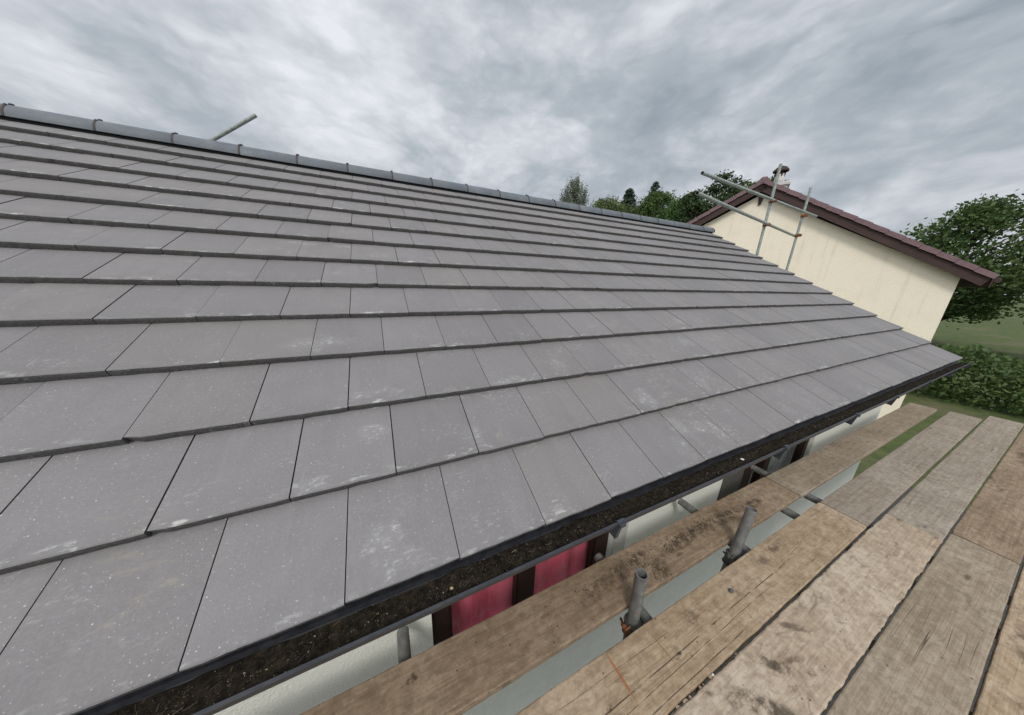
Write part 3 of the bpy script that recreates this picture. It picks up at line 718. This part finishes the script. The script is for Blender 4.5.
wB = mat_wood('board_wood_tan', (0.348, 0.258, 0.166), (0.462, 0.358, 0.243), (0.183, 0.125, 0.076), (0.551, 0.447, 0.328), 0.5, seed=3.0,
     cracks=[(-0.9, -0.030, 1.2, -0.008, 0.0026), (-0.5, -0.060, 0.9, -0.040, 0.0014), (-0.6, -0.098, 0.55, -0.090, 0.0024), (-0.9, 0.06, 0.2, 0.05, 0.0012)],
     marks=[(0.886 - 1.0, 0.030, 0.0075, 0.095, (0.30, 0.115, 0.045), 0.85, -45, 0.03), (1.12 - 1.0, 0.02, 0.004, 0.070, (0.22, 0.10, 0.045), 0.7, -60, 0.05), (1.70 - 1.0, 0.02, 0.05, 0.04, BR, 0.55, 20, 0.6), (1.35 - 1.0, 0.03, 0.06, 0.05, BR, 0.45, 20, 0.2), (0.78 - 1.0, -0.02, 0.02, 0.012, BR, 0.9, 60, 0.4), (1.16 - 1.0, -0.025, 0.03, 0.010, BR, 0.9, 50, 0.2), (2.1 - 1.0, 0.06, 0.2, 0.03, BR, 0.6, 18, 0.1)])
wC = mat_wood('board_wood_pale', (0.389, 0.305, 0.218), (0.502, 0.407, 0.305), (0.211, 0.150, 0.100), (0.599, 0.514, 0.412), 0.55, seed=4.0, streaks=0.75,
     marks=[(1.32 - 1.3, -0.02, 0.16, 0.045, BR, 0.8, 16, -0.75), (1.50 - 1.3, 0.03, 0.13, 0.03, BR, 0.7, 18, -0.75), (1.62 - 1.3, -0.03, 0.09, 0.04, BR, 0.7, 16, -0.7), (1.75 - 1.3, 0.06, 0.08, 0.02, BR, 0.6, 20, -0.6), (1.2 - 1.3, 0.06, 0.10, 0.02, BR, 0.6, 18, -0.8)])
wD = mat_wood('board_wood_grey', (0.275, 0.230, 0.179), (0.373, 0.320, 0.259), (0.170, 0.135, 0.103), (0.446, 0.388, 0.320), 0.5, seed=5.0)
board('brown scaffold board with dark dirt along it, next to the wall', -1.00, 2.895, -0.0145, 0.2115, wA)
board('tan board end starting past a butt joint, next to the wall at the far right', 2.905, 6.80, -0.020, 0.206, wA2, 0.003)
board('tan scaffold board with a rusty orange streak across it, second from the wall', -0.95, 2.95, -0.334, -0.1035, wB, 0, 0, 0.0016, 0.0012)
board('pale scuffed board with a splintered edge, third from the wall', -0.65, 3.25, -0.5725, -0.345, wC, 0.002, 0, 0.0036)
board('grey board continuing past the end of the orange-streaked one', 2.96, 6.86, -0.330, -0.102, wD, 0.001)
board('grey board continuing past the end of the splintered pale one', 3.26, 7.16, -0.572, -0.346, wD, -0.001)
board('weathered board on the open side of the splintered pale one', -0.50, 3.40, -0.806, -0.580, wA2, 0.0)
board('weathered outermost board, farthest of all from the wall', -0.40, 3.50, -1.040, -0.815, wB, -0.002)
board('weathered outer board lying beyond the near deck, right corner', 3.41, 7.31, -0.806, -0.580, wA, 0.001)

# splinters bridging the gap between the tan and the pale board
def splinters():
    b = MB()
    rr = random.Random(5)
    for x, w in ((1.020, 0.011), (1.062, 0.016), (1.088, 0.008), (1.150, 0.010), (1.172, 0.007), (1.226, 0.014), (1.40, 0.006)):
        j = lambda k: rr.uniform(-k, k)
        top = [(x - w + j(.004), -0.3465, ZB - .004 + j(.002)), (x + w + j(.004), -0.3465, ZB - .004 + j(.002)), (x + w * .5 + j(.005), -0.3352 + j(.002), ZB - .006 + j(.002)), (x - w * .4 + j(.005), -0.3352 + j(.002), ZB - .006 + j(.002))]
        bot = [(p[0], p[1], p[2] - 0.007) for p in top]
        b.quad(top); b.quad(list(reversed(bot)))
        for i in range(4): k = (i + 1) % 4; b.quad([top[i], bot[i], bot[k], top[k]])
    o = b.build('wood_splinters', wC); tag(o, 'pale wood splinters caught in the dark gap beside the pale board', 'splinters', kind='stuff')
splinters()
def chip(label, loc, r, col, seed, name='stone_chip', cat='chip', flat=0.6):
    rnd = random.Random(seed); b = MB(); n = 7
    rings = [[(math.cos(2 * math.pi * i / n) * r * k * rnd.uniform(.75, 1.2), math.sin(2 * math.pi * i / n) * r * k * rnd.uniform(.6, 1.0), z * r * flat) for i in range(n)] for k, z in ((0.75, 0.0), (1.0, 0.5), (0.9, 1.0), (0.45, 1.45))]
    b.grid(rings, 0, closed=True, smooth=False, caps=True)
    o = b.build(name, mat_simple(name + '_mat%d' % seed, col, 0.9, 0.2, 120)); o.location = loc; tag(o, label, cat); return o
chip('small dark grey stone chip lying on the tan board', (1.650, -0.190, ZB + .0005), 0.013, (0.10, 0.11, 0.10), 3)
chip('tiny white plaster chip in the gap between tan and pale boards', (1.235, -0.3400, ZB - 0.006), 0.006, (0.75, 0.76, 0.78), 4)
chip('white flake lying on the dark silt in the gutter', (1.80, -0.020, -0.066), 0.010, (0.72, 0.70, 0.66), 6, 'paint_flake', 'flake', 0.25)
chip('tan stone crumb lying on the silt nearer the left of the gutter', (0.265, -0.028, -0.066), 0.0055, (0.42, 0.33, 0.20), 9, 'stone_crumb', 'crumb', 0.6)

def board_dirt():
    t = NT('dirt_crumbs'); i = t.island()
    c = t.mix(i, (0.025, 0.018, 0.012), (0.10, 0.075, 0.05)); c = t.mix(t.step(i, 0.93, 0.95), c, (0.42, 0.38, 0.32))
    mt = t.done(c, 0.95, None, 0, 0.15)
    b = MB()
    cl = [(1.10, 0.11, 0.16, 0.03, 170), (1.33, 0.12, 0.10, 0.04, 260), (1.62, 0.12, 0.16, 0.03, 360), (1.85, 0.115, 0.16, 0.035, 420), (2.15, 0.10, 0.16, 0.04, 260), (2.45, 0.09, 0.10, 0.025, 170), (1.40, 0.03, 0.06, 0.03, 120), (0.95, 0.13, 0.2, 0.04, 60), (0.4, 0.1, 0.4, 0.05, 25)]
    for x, y, sx, sy, n in cl:
        for _ in range(n):
            X = random.gauss(x, sx * 0.6); Y = random.gauss(y, sy * 0.8)
            if not (-0.005 < Y < 0.200): continue
            r = random.choice((0.001, 0.0015, 0.0022, 0.003, 0.0045))
            i0 = len(b.v)
            for _k in range(4):
                d = Vector((random.gauss(0, 1), random.gauss(0, 1), random.gauss(0, .6))).normalized() * r * random.uniform(.6, 1.3)
                b.v.append((X + d.x * 1.3, Y + d.y, ZB + 0.0015 + abs(d.z)))
            for f in ((0, 1, 2), (0, 3, 1), (1, 3, 2), (2, 3, 0)): b.f.append(tuple(i0 + k for k in f)); b.m.append(0); b.smooth.append(False); b.uv.append(None)
    o = b.build('moss_crumbs', mt); tag(o, 'dark dirt and moss crumbs scattered on the brown board next to the wall', 'dirt', kind='stuff')
board_dirt()

# ================================================================= scaffold tubes at the eaves
TR = 0.0262
def putlog(x, label, y0=0.360, y1=-1.35, dx=0.0):
    b = MB(); z = ZB - BT - TR - 0.003
    b.tube((0, y0, 0), (dx, y1, 0), TR, TR, 20, 0, hollow=0.0045, hollow_mat=1)
    o = b.build('scaffold_tube', [M_galv, M_inside]); o.location = (x, 0, z)
    tag(o, label, 'tube', 'short cross tubes under the boards'); return o
putlog(0.112, 'grey tube end poking out from under the brown board against the white wall')
putlog(1.190, 'stubby tube end showing just above the board edge in front of the red curtain', 0.272)
putlog(2.070, 'grey cross tube end by the white wall, just beyond the gutter bracket')
putlog(3.072, 'grey cross tube end in front of the farther brown window, past the board joint')
putlog(2.715, 'grey cross tube under the boards just before the board joint', 0.085)
def standard(base, top, label, flip):
    st = empty('scaffold_upright', (base[0], base[1], -2.6)); tag(st, label, 'upright', 'short scaffold uprights between the boards')
    L0 = Vector((0, 0, 0)); T = Vector(top) - Vector((base[0], base[1], -2.6)); B = Vector((0, 0, 0.06))
    k = (ZB - BT + 2.6) / T.z
    d = Vector((top[0] - base[0], top[1] - base[1], top[2] - (ZB - .04)))
    B = Vector((0, 0, ZB - .04 + 2.6)) - d * ((ZB - .04 + 2.6 - 0.07) / d.z)
    b = MB(); b.tube(B, T, TR, TR, 24, 0, hollow=0.0042, hollow_mat=1, rings=6)
    o = b.build('tube', [M_galv, M_inside], st)
    # coupler clamping upright and cross tube, just below the boards
    c = Vector((0, 0, ZB - .04 + 2.6)); dn = d.normalized()
    c0 = c - dn * 0.052; b = MB()
    b.tube(c0 - dn * 0.030, c0 + dn * 0.034, TR + 0.009, TR + 0.008, 18, 0)
    b.tube(c0 + dn * 0.030, c0 + dn * 0.038, TR + 0.013, TR + 0.011, 18, 0)
    b.tube(c0 - dn * 0.036, c0 - dn * 0.028, TR + 0.013, TR + 0.013, 18, 0)
    sx = flip
    # saddle round the cross tube beside it
    cx = 0.074
    b.tube((cx, -0.035, c0.z - 0.004), (cx, 0.035, c0.z - 0.004), TR + 0.009, TR + 0.009, 16, 0)
    b.box(0.02, cx, -0.022, 0.022, c0.z - 0.030, c0.z + 0.022, 0, 0.004)
    b.box(-0.048, -0.020, -0.014, 0.014, c0.z - 0.018, c0.z + 0.030, 0, 0.004)
    b.box(0.030, 0.040, 0.018, 0.052, c0.z + 0.030, c0.z + 0.048, 0, 0.003)
    cp = b.build('coupler', M_coup, st)
    b = MB()
    b.tube((-0.040, 0.034, c0.z + 0.030), (-0.060, -0.014, c0.z + 0.044), 0.0062, 0.0062, 8)
    b.tube((-0.050, 0.010, c0.z + 0.034), (-0.058, -0.010, c0.z + 0.042), 0.0125, 0.0125, 6)
    b.box(-0.070, -0.036, -0.022, -0.014, c0.z + 0.022, c0.z + 0.056, 0, 0.002)
    b.build('bolt', M_rust if flip > 0 else M_coup, cp)
    return st
standard((1.113, -0.054), (1.105, -0.054, -0.445), 'short grey scaffold upright with rusty orange bolt, in the gap by the red curtain', 1)
standard((1.962, -0.056), (2.026, -0.050, -0.450), 'leaning grey scaffold upright in the gap, farther from the red curtain', -1)

# ================================================================= scaffold at the gables
def gable_scaffold():
    def upright(x, y, ztop, label, coup):
        e = empty('gable_upright', (x, y, -2.60)); tag(e, label, 'upright', 'tall scaffold uprights beyond the right gable')
        b = MB(); b.tube((0, 0, 0.012), (0, 0, ztop + 2.60), 0.0245, 0.0245, 16, 0, hollow=0.004)
        b.box(-0.075, 0.075, -0.075, 0.075, 0.0, 0.011)
        b.build('tube', M_galv_green, e)
        for z in coup:
            b = MB()
            b.tube((0, 0, z + 2.60 - 0.034), (0, 0, z + 2.60 + 0.034), 0.035, 0.035, 14)
            b.tube((-0.034, -0.050, z + 2.60), (0.034, -0.050, z + 2.60), 0.034, 0.034, 14)
            b.box(-0.05, -0.034, -0.030, 0.016, z + 2.60 - 0.02, z + 2.60 + 0.02, 0, 0.003)
            c = b.build('coupler', M_rust, e)
            b = MB(); b.tube((0.030, 0.0, z + 2.60 - .012), (0.062, -0.008, z + 2.60 - .012), 0.007, 0.007, 8); b.tube((0.046, -0.004, z + 2.60 - .012), (0.056, -0.006, z + 2.60 - .012), 0.013, 0.013, 6)
            b.build('bolt', M_coup, c)
        return e
    upright(7.30, 2.745, 3.05, 'tall grey scaffold upright with rusty couplers rising behind the roof edge', (2.416, 1.992))
    upright(9.30, 2.98, 3.00, 'tall grey scaffold upright farther beyond the gable, by the cream wall', (2.416, 1.992))
    def rail(a, b_, label):
        a = Vector(a); b_ = Vector(b_); mb = MB(); c = (a + b_) / 2
        mb.tube(b_ - c, a - c, 0.0245, 0.0245, 16, 0, hollow=0.004, hollow_mat=1)
        o = mb.build('guard_rail', [M_galv_green, M_inside]); o.location = c
        tag(o, label, 'tube', 'guard rail tubes beyond the roof')
    def ext(a, p, L): a = Vector(a); p = Vector(p); return p + (p - a).normalized() * L
    rail((4.733, 2.515, 2.416), ext((4.733, 2.515, 2.416), (7.30, 2.690, 2.416), 2.3), 'upper of two pale tubes sloping across the cream gable')
    rail((4.186, 2.158, 1.992), ext((4.186, 2.158, 1.992), (7.30, 2.690, 1.992), 2.3), 'lower of two pale tubes sloping across the cream gable')
    mb = MB(); a = Vector((-1.219, 5.343, 2.934)); d = Vector((-0.115, 0, -0.087)).normalized(); e = a + d * 9.1
    mb.tube(e - a, (0, 0, 0), 0.0245, 0.0245, 16, 0, hollow=0.004, hollow_mat=1)
    o = mb.build('brace_tube', [M_galv_green, M_inside]); o.location = a; tag(o, 'grey tube end sticking up behind the ridge at far left', 'tube')
gable_scaffold()

# ================================================================= neighbouring house
def neighbour():
    az = R(25); nx = Vector((math.cos(az), math.sin(az), 0)); ty = Vector((-math.sin(az), math.cos(az), 0))
    root = empty('gabled_house', (10, 4.3, -2.6)); root.rotation_euler = (0, 0, az)
    tag(root, 'cream rendered house with dark brown tiled gable roof behind the scaffold tubes', 'house')
    # local frame: x away from us, y along the gable, z up from ground
    AP = 3.53 + 2.6; HW = 4.1; tp = math.tan(R(30.2)); LEN = 9.0; OV = 0.22
    def zroof(y): return AP - abs(y) * tp
    b = MB(); hw = HW - 0.35; zt = zroof(hw) - 0.20
    pts = [(-hw, 0), (hw, 0), (hw, zt), (0, AP - 0.30), (-hw, zt)]
    A = [(0, y, z) for y, z in pts]; B = [(LEN, y, z) for y, z in pts]
    b.quad(list(reversed(A))); b.quad(B)
    for i in range(5):
        j = (i + 1) % 5
        if i in (2, 3): continue
        b.quad([A[i], A[j], B[j], B[i]])
    b.build('wall', M_cream, root)
    # roof slopes, coursed
    b = MB()
    nco = 15; sl = HW / math.cos(R(30.2)); cs, sn = math.cos(R(30.2)), math.sin(R(30.2))
    for sg in (1, -1):
        for k in range(nco):
            s0 = sl * k / nco; s1 = sl * (k + 1) / nco + 0.03
            def q(x, s, n): return (x, sg * (HW - s * cs + n * sn), AP - HW * tp + s * sn + n * cs)
            for xi in range(int((LEN + OV * 2) / 0.33)):
                xa = -OV + 0.05 + xi * 0.33; xb = min(xa + 0.327, LEN + OV)
                P = [q(xa, s0, 0.03), q(xb, s0, 0.03), q(xb, s1, 0.002), q(xa, s1, 0.002)]; Q = [q(xa, s0, 0.0), q(xb, s0, 0.0)]
                b.quad(P if sg > 0 else list(reversed(P))); b.quad([P[0], Q[0], Q[1], P[1]])
        P = [q(-OV + .06, 0, -.03), q(LEN + OV, 0, -.03), q(LEN + OV, sl, -.03), q(-OV + .06, sl, -.03)]; b.quad(P)
    rf = b.build('roof', M_verge, root)
    # verge units: one L-shaped cap per course
    for sg in (1, -1):
        for k in range(nco - 0):
            s0 = sl * k / nco + 0.006; s1 = sl * (k + 1) / nco - 0.0
            def q(x, s, n): return (x, sg * (HW - s * cs + n * sn), AP - HW * tp + s * sn + n * cs)
            b = MB(); lift = 0.035
            rows = []
            for s, u in ((s0, 0.012), (s1, 0.0)):
                rows.append([q(-OV - 0.0, s, -0.060 + u), q(-OV - 0.012, s, -0.060 + u), q(-OV - 0.012, s, lift + u), q(-OV + 0.10, s, lift + u), q(-OV + 0.10, s, 0.02)])
            b.grid(rows if sg > 0 else [list(reversed(r)) for r in rows], 0, smooth=False)
            b.quad(rows[0][1:4] + [q(-OV + 0.10, s0, -0.02)])
            o = b.build('verge_tile', M_verge, rf)
    b = MB()  # angular ridge caps
    for i in range(20):
        xa = -OV - 0.02 + i * 0.46; xb = xa + 0.452
        if xb > LEN + OV: break
        rows = [[(x, -0.150, AP - 0.150 * tp + 0.052), (x, -0.05, AP + 0.055 + 0.03), (x, 0.05, AP + 0.055 + 0.03), (x, 0.150, AP - 0.150 * tp + 0.052)] for x in (xa, xb)]
        b.grid(rows, 0, smooth=False)
        if i == 0: b.quad([rows[0][0], rows[0][1], rows[0][2], rows[0][3], (xa, 0.14, AP - .15), (xa, 0, AP - 0.045), (xa, -0.14, AP - .15)])
    b.build('ridge_cap', M_verge, rf)
    b = MB()  # bargeboard and soffit
    for sg in (1, -1):
        def q(x, s, n): return (x, sg * (HW - s * cs + n * sn), AP - HW * tp + s * sn + n * cs)
        for x0, x1, n0, n1 in ((-OV + 0.03, -OV + 0.055, -0.06, -0.22), (-OV + 0.055, 0.0, -0.10, -0.12)):
            P = [q(x0, 0.02, n0), q(x1, 0.02, n0), q(x1, sl - 0.0, n0), q(x0, sl, n0)]; Q = [q(x0, 0.02, n1), q(x1, 0.02, n1), q(x1, sl - .0, n1), q(x0, sl, n1)]
            for f in ((P[0], P[1], P[2], P[3]), (Q[3], Q[2], Q[1], Q[0]), (P[0], Q[0], Q[1], P[1]), (P[1], Q[1], Q[2], P[2]), (P[3], Q[3], Q[0], P[0])): b.quad(f)
    # small pointed finial block under the apex
    b.quad([(-0.03, -0.10, AP - 0.30), (-0.03, 0.04, AP - 0.30), (-0.03, 0.0, AP - 0.56), (-0.03, -0.05, AP - 0.56)])
    b.quad([(-0.03, 0.04, AP - 0.30), (0.0, 0.04, AP - 0.30), (0.0, 0.0, AP - 0.56), (-0.03, 0.0, AP - 0.56)])
    b.quad([(-0.03, -0.10, AP - 0.30), (0.0, -0.10, AP - 0.30), (0.0, -0.05, AP - 0.56), (-0.03, -0.05, AP - 0.56)])
    b.build('bargeboard', M_brown, root)
    b = MB()
    for sg in (1, -1):
        y = sg * (HW + 0.0)
        b.box(0.0 - OV + .06, LEN + OV, min(y, y - sg * 0.02), max(y, y - sg * 0.02), AP - HW * tp - 0.20, AP - HW * tp - 0.02)
        b.box(0.0 - OV + .08, LEN + OV, min(y + sg * .10, y), max(y + sg * .10, y), AP - HW * tp - 0.12, AP - HW * tp - 0.02, 0, 0.02)
    b.build('eaves_gutter', M_brown, root)
    # chimney, on the far part of the ridge
    b = MB(); cx, cy = 2.55, -0.30
    b.box(cx - .26, cx + .26, cy - .26, cy + .26, AP - 0.8, AP + 0.42, 0, 0.01); b.box(cx - .31, cx + .31, cy - .31, cy + .31, AP + 0.42, AP + 0.50, 0, 0.01)
    ch = b.build('chimney', M_pale_dash, rf)
    b = MB(); b.tube((cx, cy, AP + 0.50), (cx, cy, AP + 0.78), 0.13, 0.115, 14); b.build('chimney_pot', M_pale_dash, rf)
    b = MB()
    for a in range(4):
        th = a * math.pi / 2 + .4; b.tube((cx + .12 * math.cos(th), cy + .12 * math.sin(th), AP + .74), (cx + .14 * math.cos(th), cy + .14 * math.sin(th), AP + .90), 0.018, 0.018, 6)
    n = 16
    rows = [[(cx + math.cos(2 * math.pi * i / n) * r, cy + math.sin(2 * math.pi * i / n) * r, AP + z) for i in range(n)] for r, z in ((0.20, 0.88), (0.21, 0.92), (0.13, 1.01), (0.02, 1.06))]
    b.grid(rows, 0, closed=True, smooth=True); b.build('chimney_cowl', M_brown, rf)
    # a window and its frame on the gable, low down
    w = empty('window', (0, 0, 0)); w.parent = root
    b = MB()
    for y0, y1, z0, z1 in ((-2.7, -2.62, 1.0, 2.2), (-1.38, -1.3, 1.0, 2.2), (-2.62, -1.38, 1.0, 1.08), (-2.62, -1.38, 2.12, 2.2), (-2.04, -1.96, 1.08, 2.12)): b.box(-0.03, 0.05, y0, y1, z0, z1)
    b.build('frame', M_frame, w)
    b = MB(); b.box(-0.008, -0.004, -2.62, -1.38, 1.08, 2.12); b.build('pane', mat_simple('dark_pane', (0.02, 0.023, 0.026), 0.08, 0.1, 3, 0.0, spec=0.6), w)
neighbour()

# ================================================================= trees
M_bark = mat_simple('bark', (0.085, 0.068, 0.050), 0.9, 0.3, 12, 0.8)
L_mid = mat_leaf('leaf_mid', (0.059, 0.106, 0.031), (0.105, 0.166, 0.048), (0.151, 0.212, 0.068))
L_yel = mat_leaf('leaf_olive', (0.089, 0.120, 0.039), (0.139, 0.175, 0.060), (0.169, 0.207, 0.076))
L_green = mat_leaf('leaf_bright', (0.059, 0.120, 0.032), (0.105, 0.184, 0.050), (0.139, 0.225, 0.065))
L_con = mat_leaf('needle_dark', (0.03, 0.06, 0.042), (0.062, 0.098, 0.066), (0.09, 0.125, 0.08))
L_pop = mat_leaf('leaf_greygreen', (0.17, 0.19, 0.14), (0.24, 0.26, 0.2), (0.29, 0.305, 0.24))
L_pine = mat_leaf('leaf_deep', (0.035, 0.069, 0.027), (0.076, 0.120, 0.046), (0.135, 0.147, 0.058))
def leafcard(b, c, size):
    n = Vector((random.gauss(0, 1), random.gauss(0, 1), random.gauss(0, 1) + .5)).normalized()
    a = n.orthogonal().normalized(); a = (Matrix.Rotation(random.uniform(0, 6.28), 3, n) @ a); d = n.cross(a)
    l = size * random.uniform(.7, 1.4); w = l * random.uniform(.45, .7)
    b.quad([c - a * l * .5, c + d * w * .5, c + a * l * .5, c - d * w * .5])
def tree(kind, label, base, H, Rr, leaf, seed, nclump=60, per=60, size=0.17, crown0=0.3, group='trees beyond the roof', name='tree'):
    random.seed(seed)
    e = empty(name, base); tag(e, label, 'tree', group)
    tb = MB(); cb = MB()
    lean = Vector((random.uniform(-.3, .3), random.uniform(-.3, .3), 0))
    top = Vector((lean.x, lean.y, H * 0.93))
    tb.tube((0, 0, -0.15), tuple(top * 0.5), 0.028 * H * .55, 0.016 * H * .55, 10, rings=4, wob=.06); tb.tube(tuple(top * 0.5), tuple(top), 0.016 * H * .55, 0.02, 8, rings=4, wob=.06)
    for i in range(nclump):
        if kind == 'round':
            f = random.random(); hz = crown0 + (1 - crown0) * f
            prof = (min(1.0, 0.45 + f * 1.3) * (1 - max(0, f - .25) ** 2 * 1.55)) ** 0.8 if f < 0.98 else .25
            r = Rr * prof * math.sqrt(random.uniform(0.15, 1.0)); cs = Rr * random.uniform(.22, .40) * (0.6 + .4 * prof)
        elif kind == 'cone':
            f = random.random() ** 1.25; hz = crown0 + (1 - crown0) * f
            r = Rr * (1 - f) ** 0.9 * math.sqrt(random.uniform(0.1, 1.0)); cs = Rr * (0.08 + .26 * (1 - f))
        else:   # poplar: upright plumes
            f = random.random(); hz = crown0 + (1 - crown0) * f
            prof = (math.sin(math.pi * min(1, f * 0.78 + 0.2))) ** .6
            r = Rr * prof * math.sqrt(random.uniform(0, 1)); cs = Rr * .24
        a = random.uniform(0, 2 * math.pi)
        c = Vector((math.cos(a) * r, math.sin(a) * r, hz * H)) + lean * hz
        # a limb to the clump
        if i % 2 == 0 or kind == 'poplar':
            st = Vector((lean.x * hz * .7, lean.y * hz * .7, max(crown0 * H * .7, hz * H - r * (1.6 if kind == 'poplar' else .8) - .2)))
            tb.tube(tuple(st), tuple(c), 0.012 * Rr + .02, 0.012, 5, rings=2)
        sq = (1, 1, .62) if kind == 'round' else ((1.25, 1.25, .45) if kind == 'cone' else (.55, .55, 1.9))
        for _ in range(per):
            p = Vector((random.gauss(0, .5) * sq[0], random.gauss(0, .5) * sq[1], random.gauss(0, .5) * sq[2])) * cs
            if kind == 'cone': p.z -= p.xy.length * .35
            leafcard(cb, c + p, size)
    tb.build('trunk', M_bark, e); cb.build('crown', leaf, e)
    return e
ZG = -2.6
tree('poplar', 'tall thin grey-green poplar with see-through crown standing alone', (31.1, 41.5, ZG), 18.6, 2.6, L_pop, 1, 190, 60, 0.21, .62)
tree('round', 'low olive green bush tree at the left end of the tree group', (25.6, 27.6, ZG), 12.5, 3.6, L_yel, 2, 170, 75, 0.21, .45)
tree('cone', 'small dark pointed conifer between olive bushes', (31.1, 29.8, ZG), 14.9, 3.6, L_con, 3, 210, 75, 0.23, .40)
tree('round', 'olive green tree filling the dip in front of the dark conifer', (27.9, 24.9, ZG), 11.6, 2.6, L_yel, 4, 130, 75, 0.21, .45)
tree('cone', 'dark conifer whose narrow tip stands above the broad green tree', (35.0, 29.3, ZG), 16.2, 3.2, L_con, 5, 190, 75, 0.24, .40)
tree('round', 'broad mid green leafy tree, largest of the group over the ridge', (28.7, 23.2, ZG), 12.5, 3.2, L_mid, 6, 210, 80, 0.20, .45)
tree('round', 'bright green leafy tree next to the brown gable roof', (27.9, 19.6, ZG), 11.0, 3.0, L_green, 7, 180, 80, 0.20, .45)
tree('round', 'dark tree with spiky outline at the foot of the gable roof slope', (25.4, 16.5, ZG), 10.9, 1.7, L_pine, 8, 90, 70, 0.19, .5)
tree('round', 'dark ragged tree rising behind the gable roof slope', (26.2, 15.1, ZG), 11.7, 2.0, L_pine, 9, 110, 75, 0.19, .5)
tree('round', 'green tree top just left of the gable peak', (30.0, 15.6, ZG), 12.2, 1.7, L_mid, 10, 80, 75, 0.2, .5)
tree('round', 'green tree top between the gable peak and the chimney', (34.7, 16.1, ZG), 13.3, 1.7, L_green, 11, 80, 75, 0.21, .5)
tree('round', 'leafy tree beyond the right side of the cream house', (34.0, 4.0, ZG), 8.5, 3.4, L_mid, 12, 190, 80, 0.21, .25)
tree('round', 'olive tree farthest right beyond the cream house garden', (30.0, -1.5, ZG), 7.0, 3.0, L_yel, 13, 190, 80, 0.21, .25)
def hedge():
    random.seed(33); b = MB()
    for _ in range(16000):
        f = random.random(); c = Vector((17 + random.gauss(0, .35), -9 + 11.5 * f, ZG + random.uniform(0.05, 1.65 + .15 * math.sin(f * 31)))); leafcard(b, c, .13)
    o = b.build('garden_hedge', L_mid); tag(o, 'clipped green garden hedge low behind the scaffold boards at right', 'hedge')
hedge()
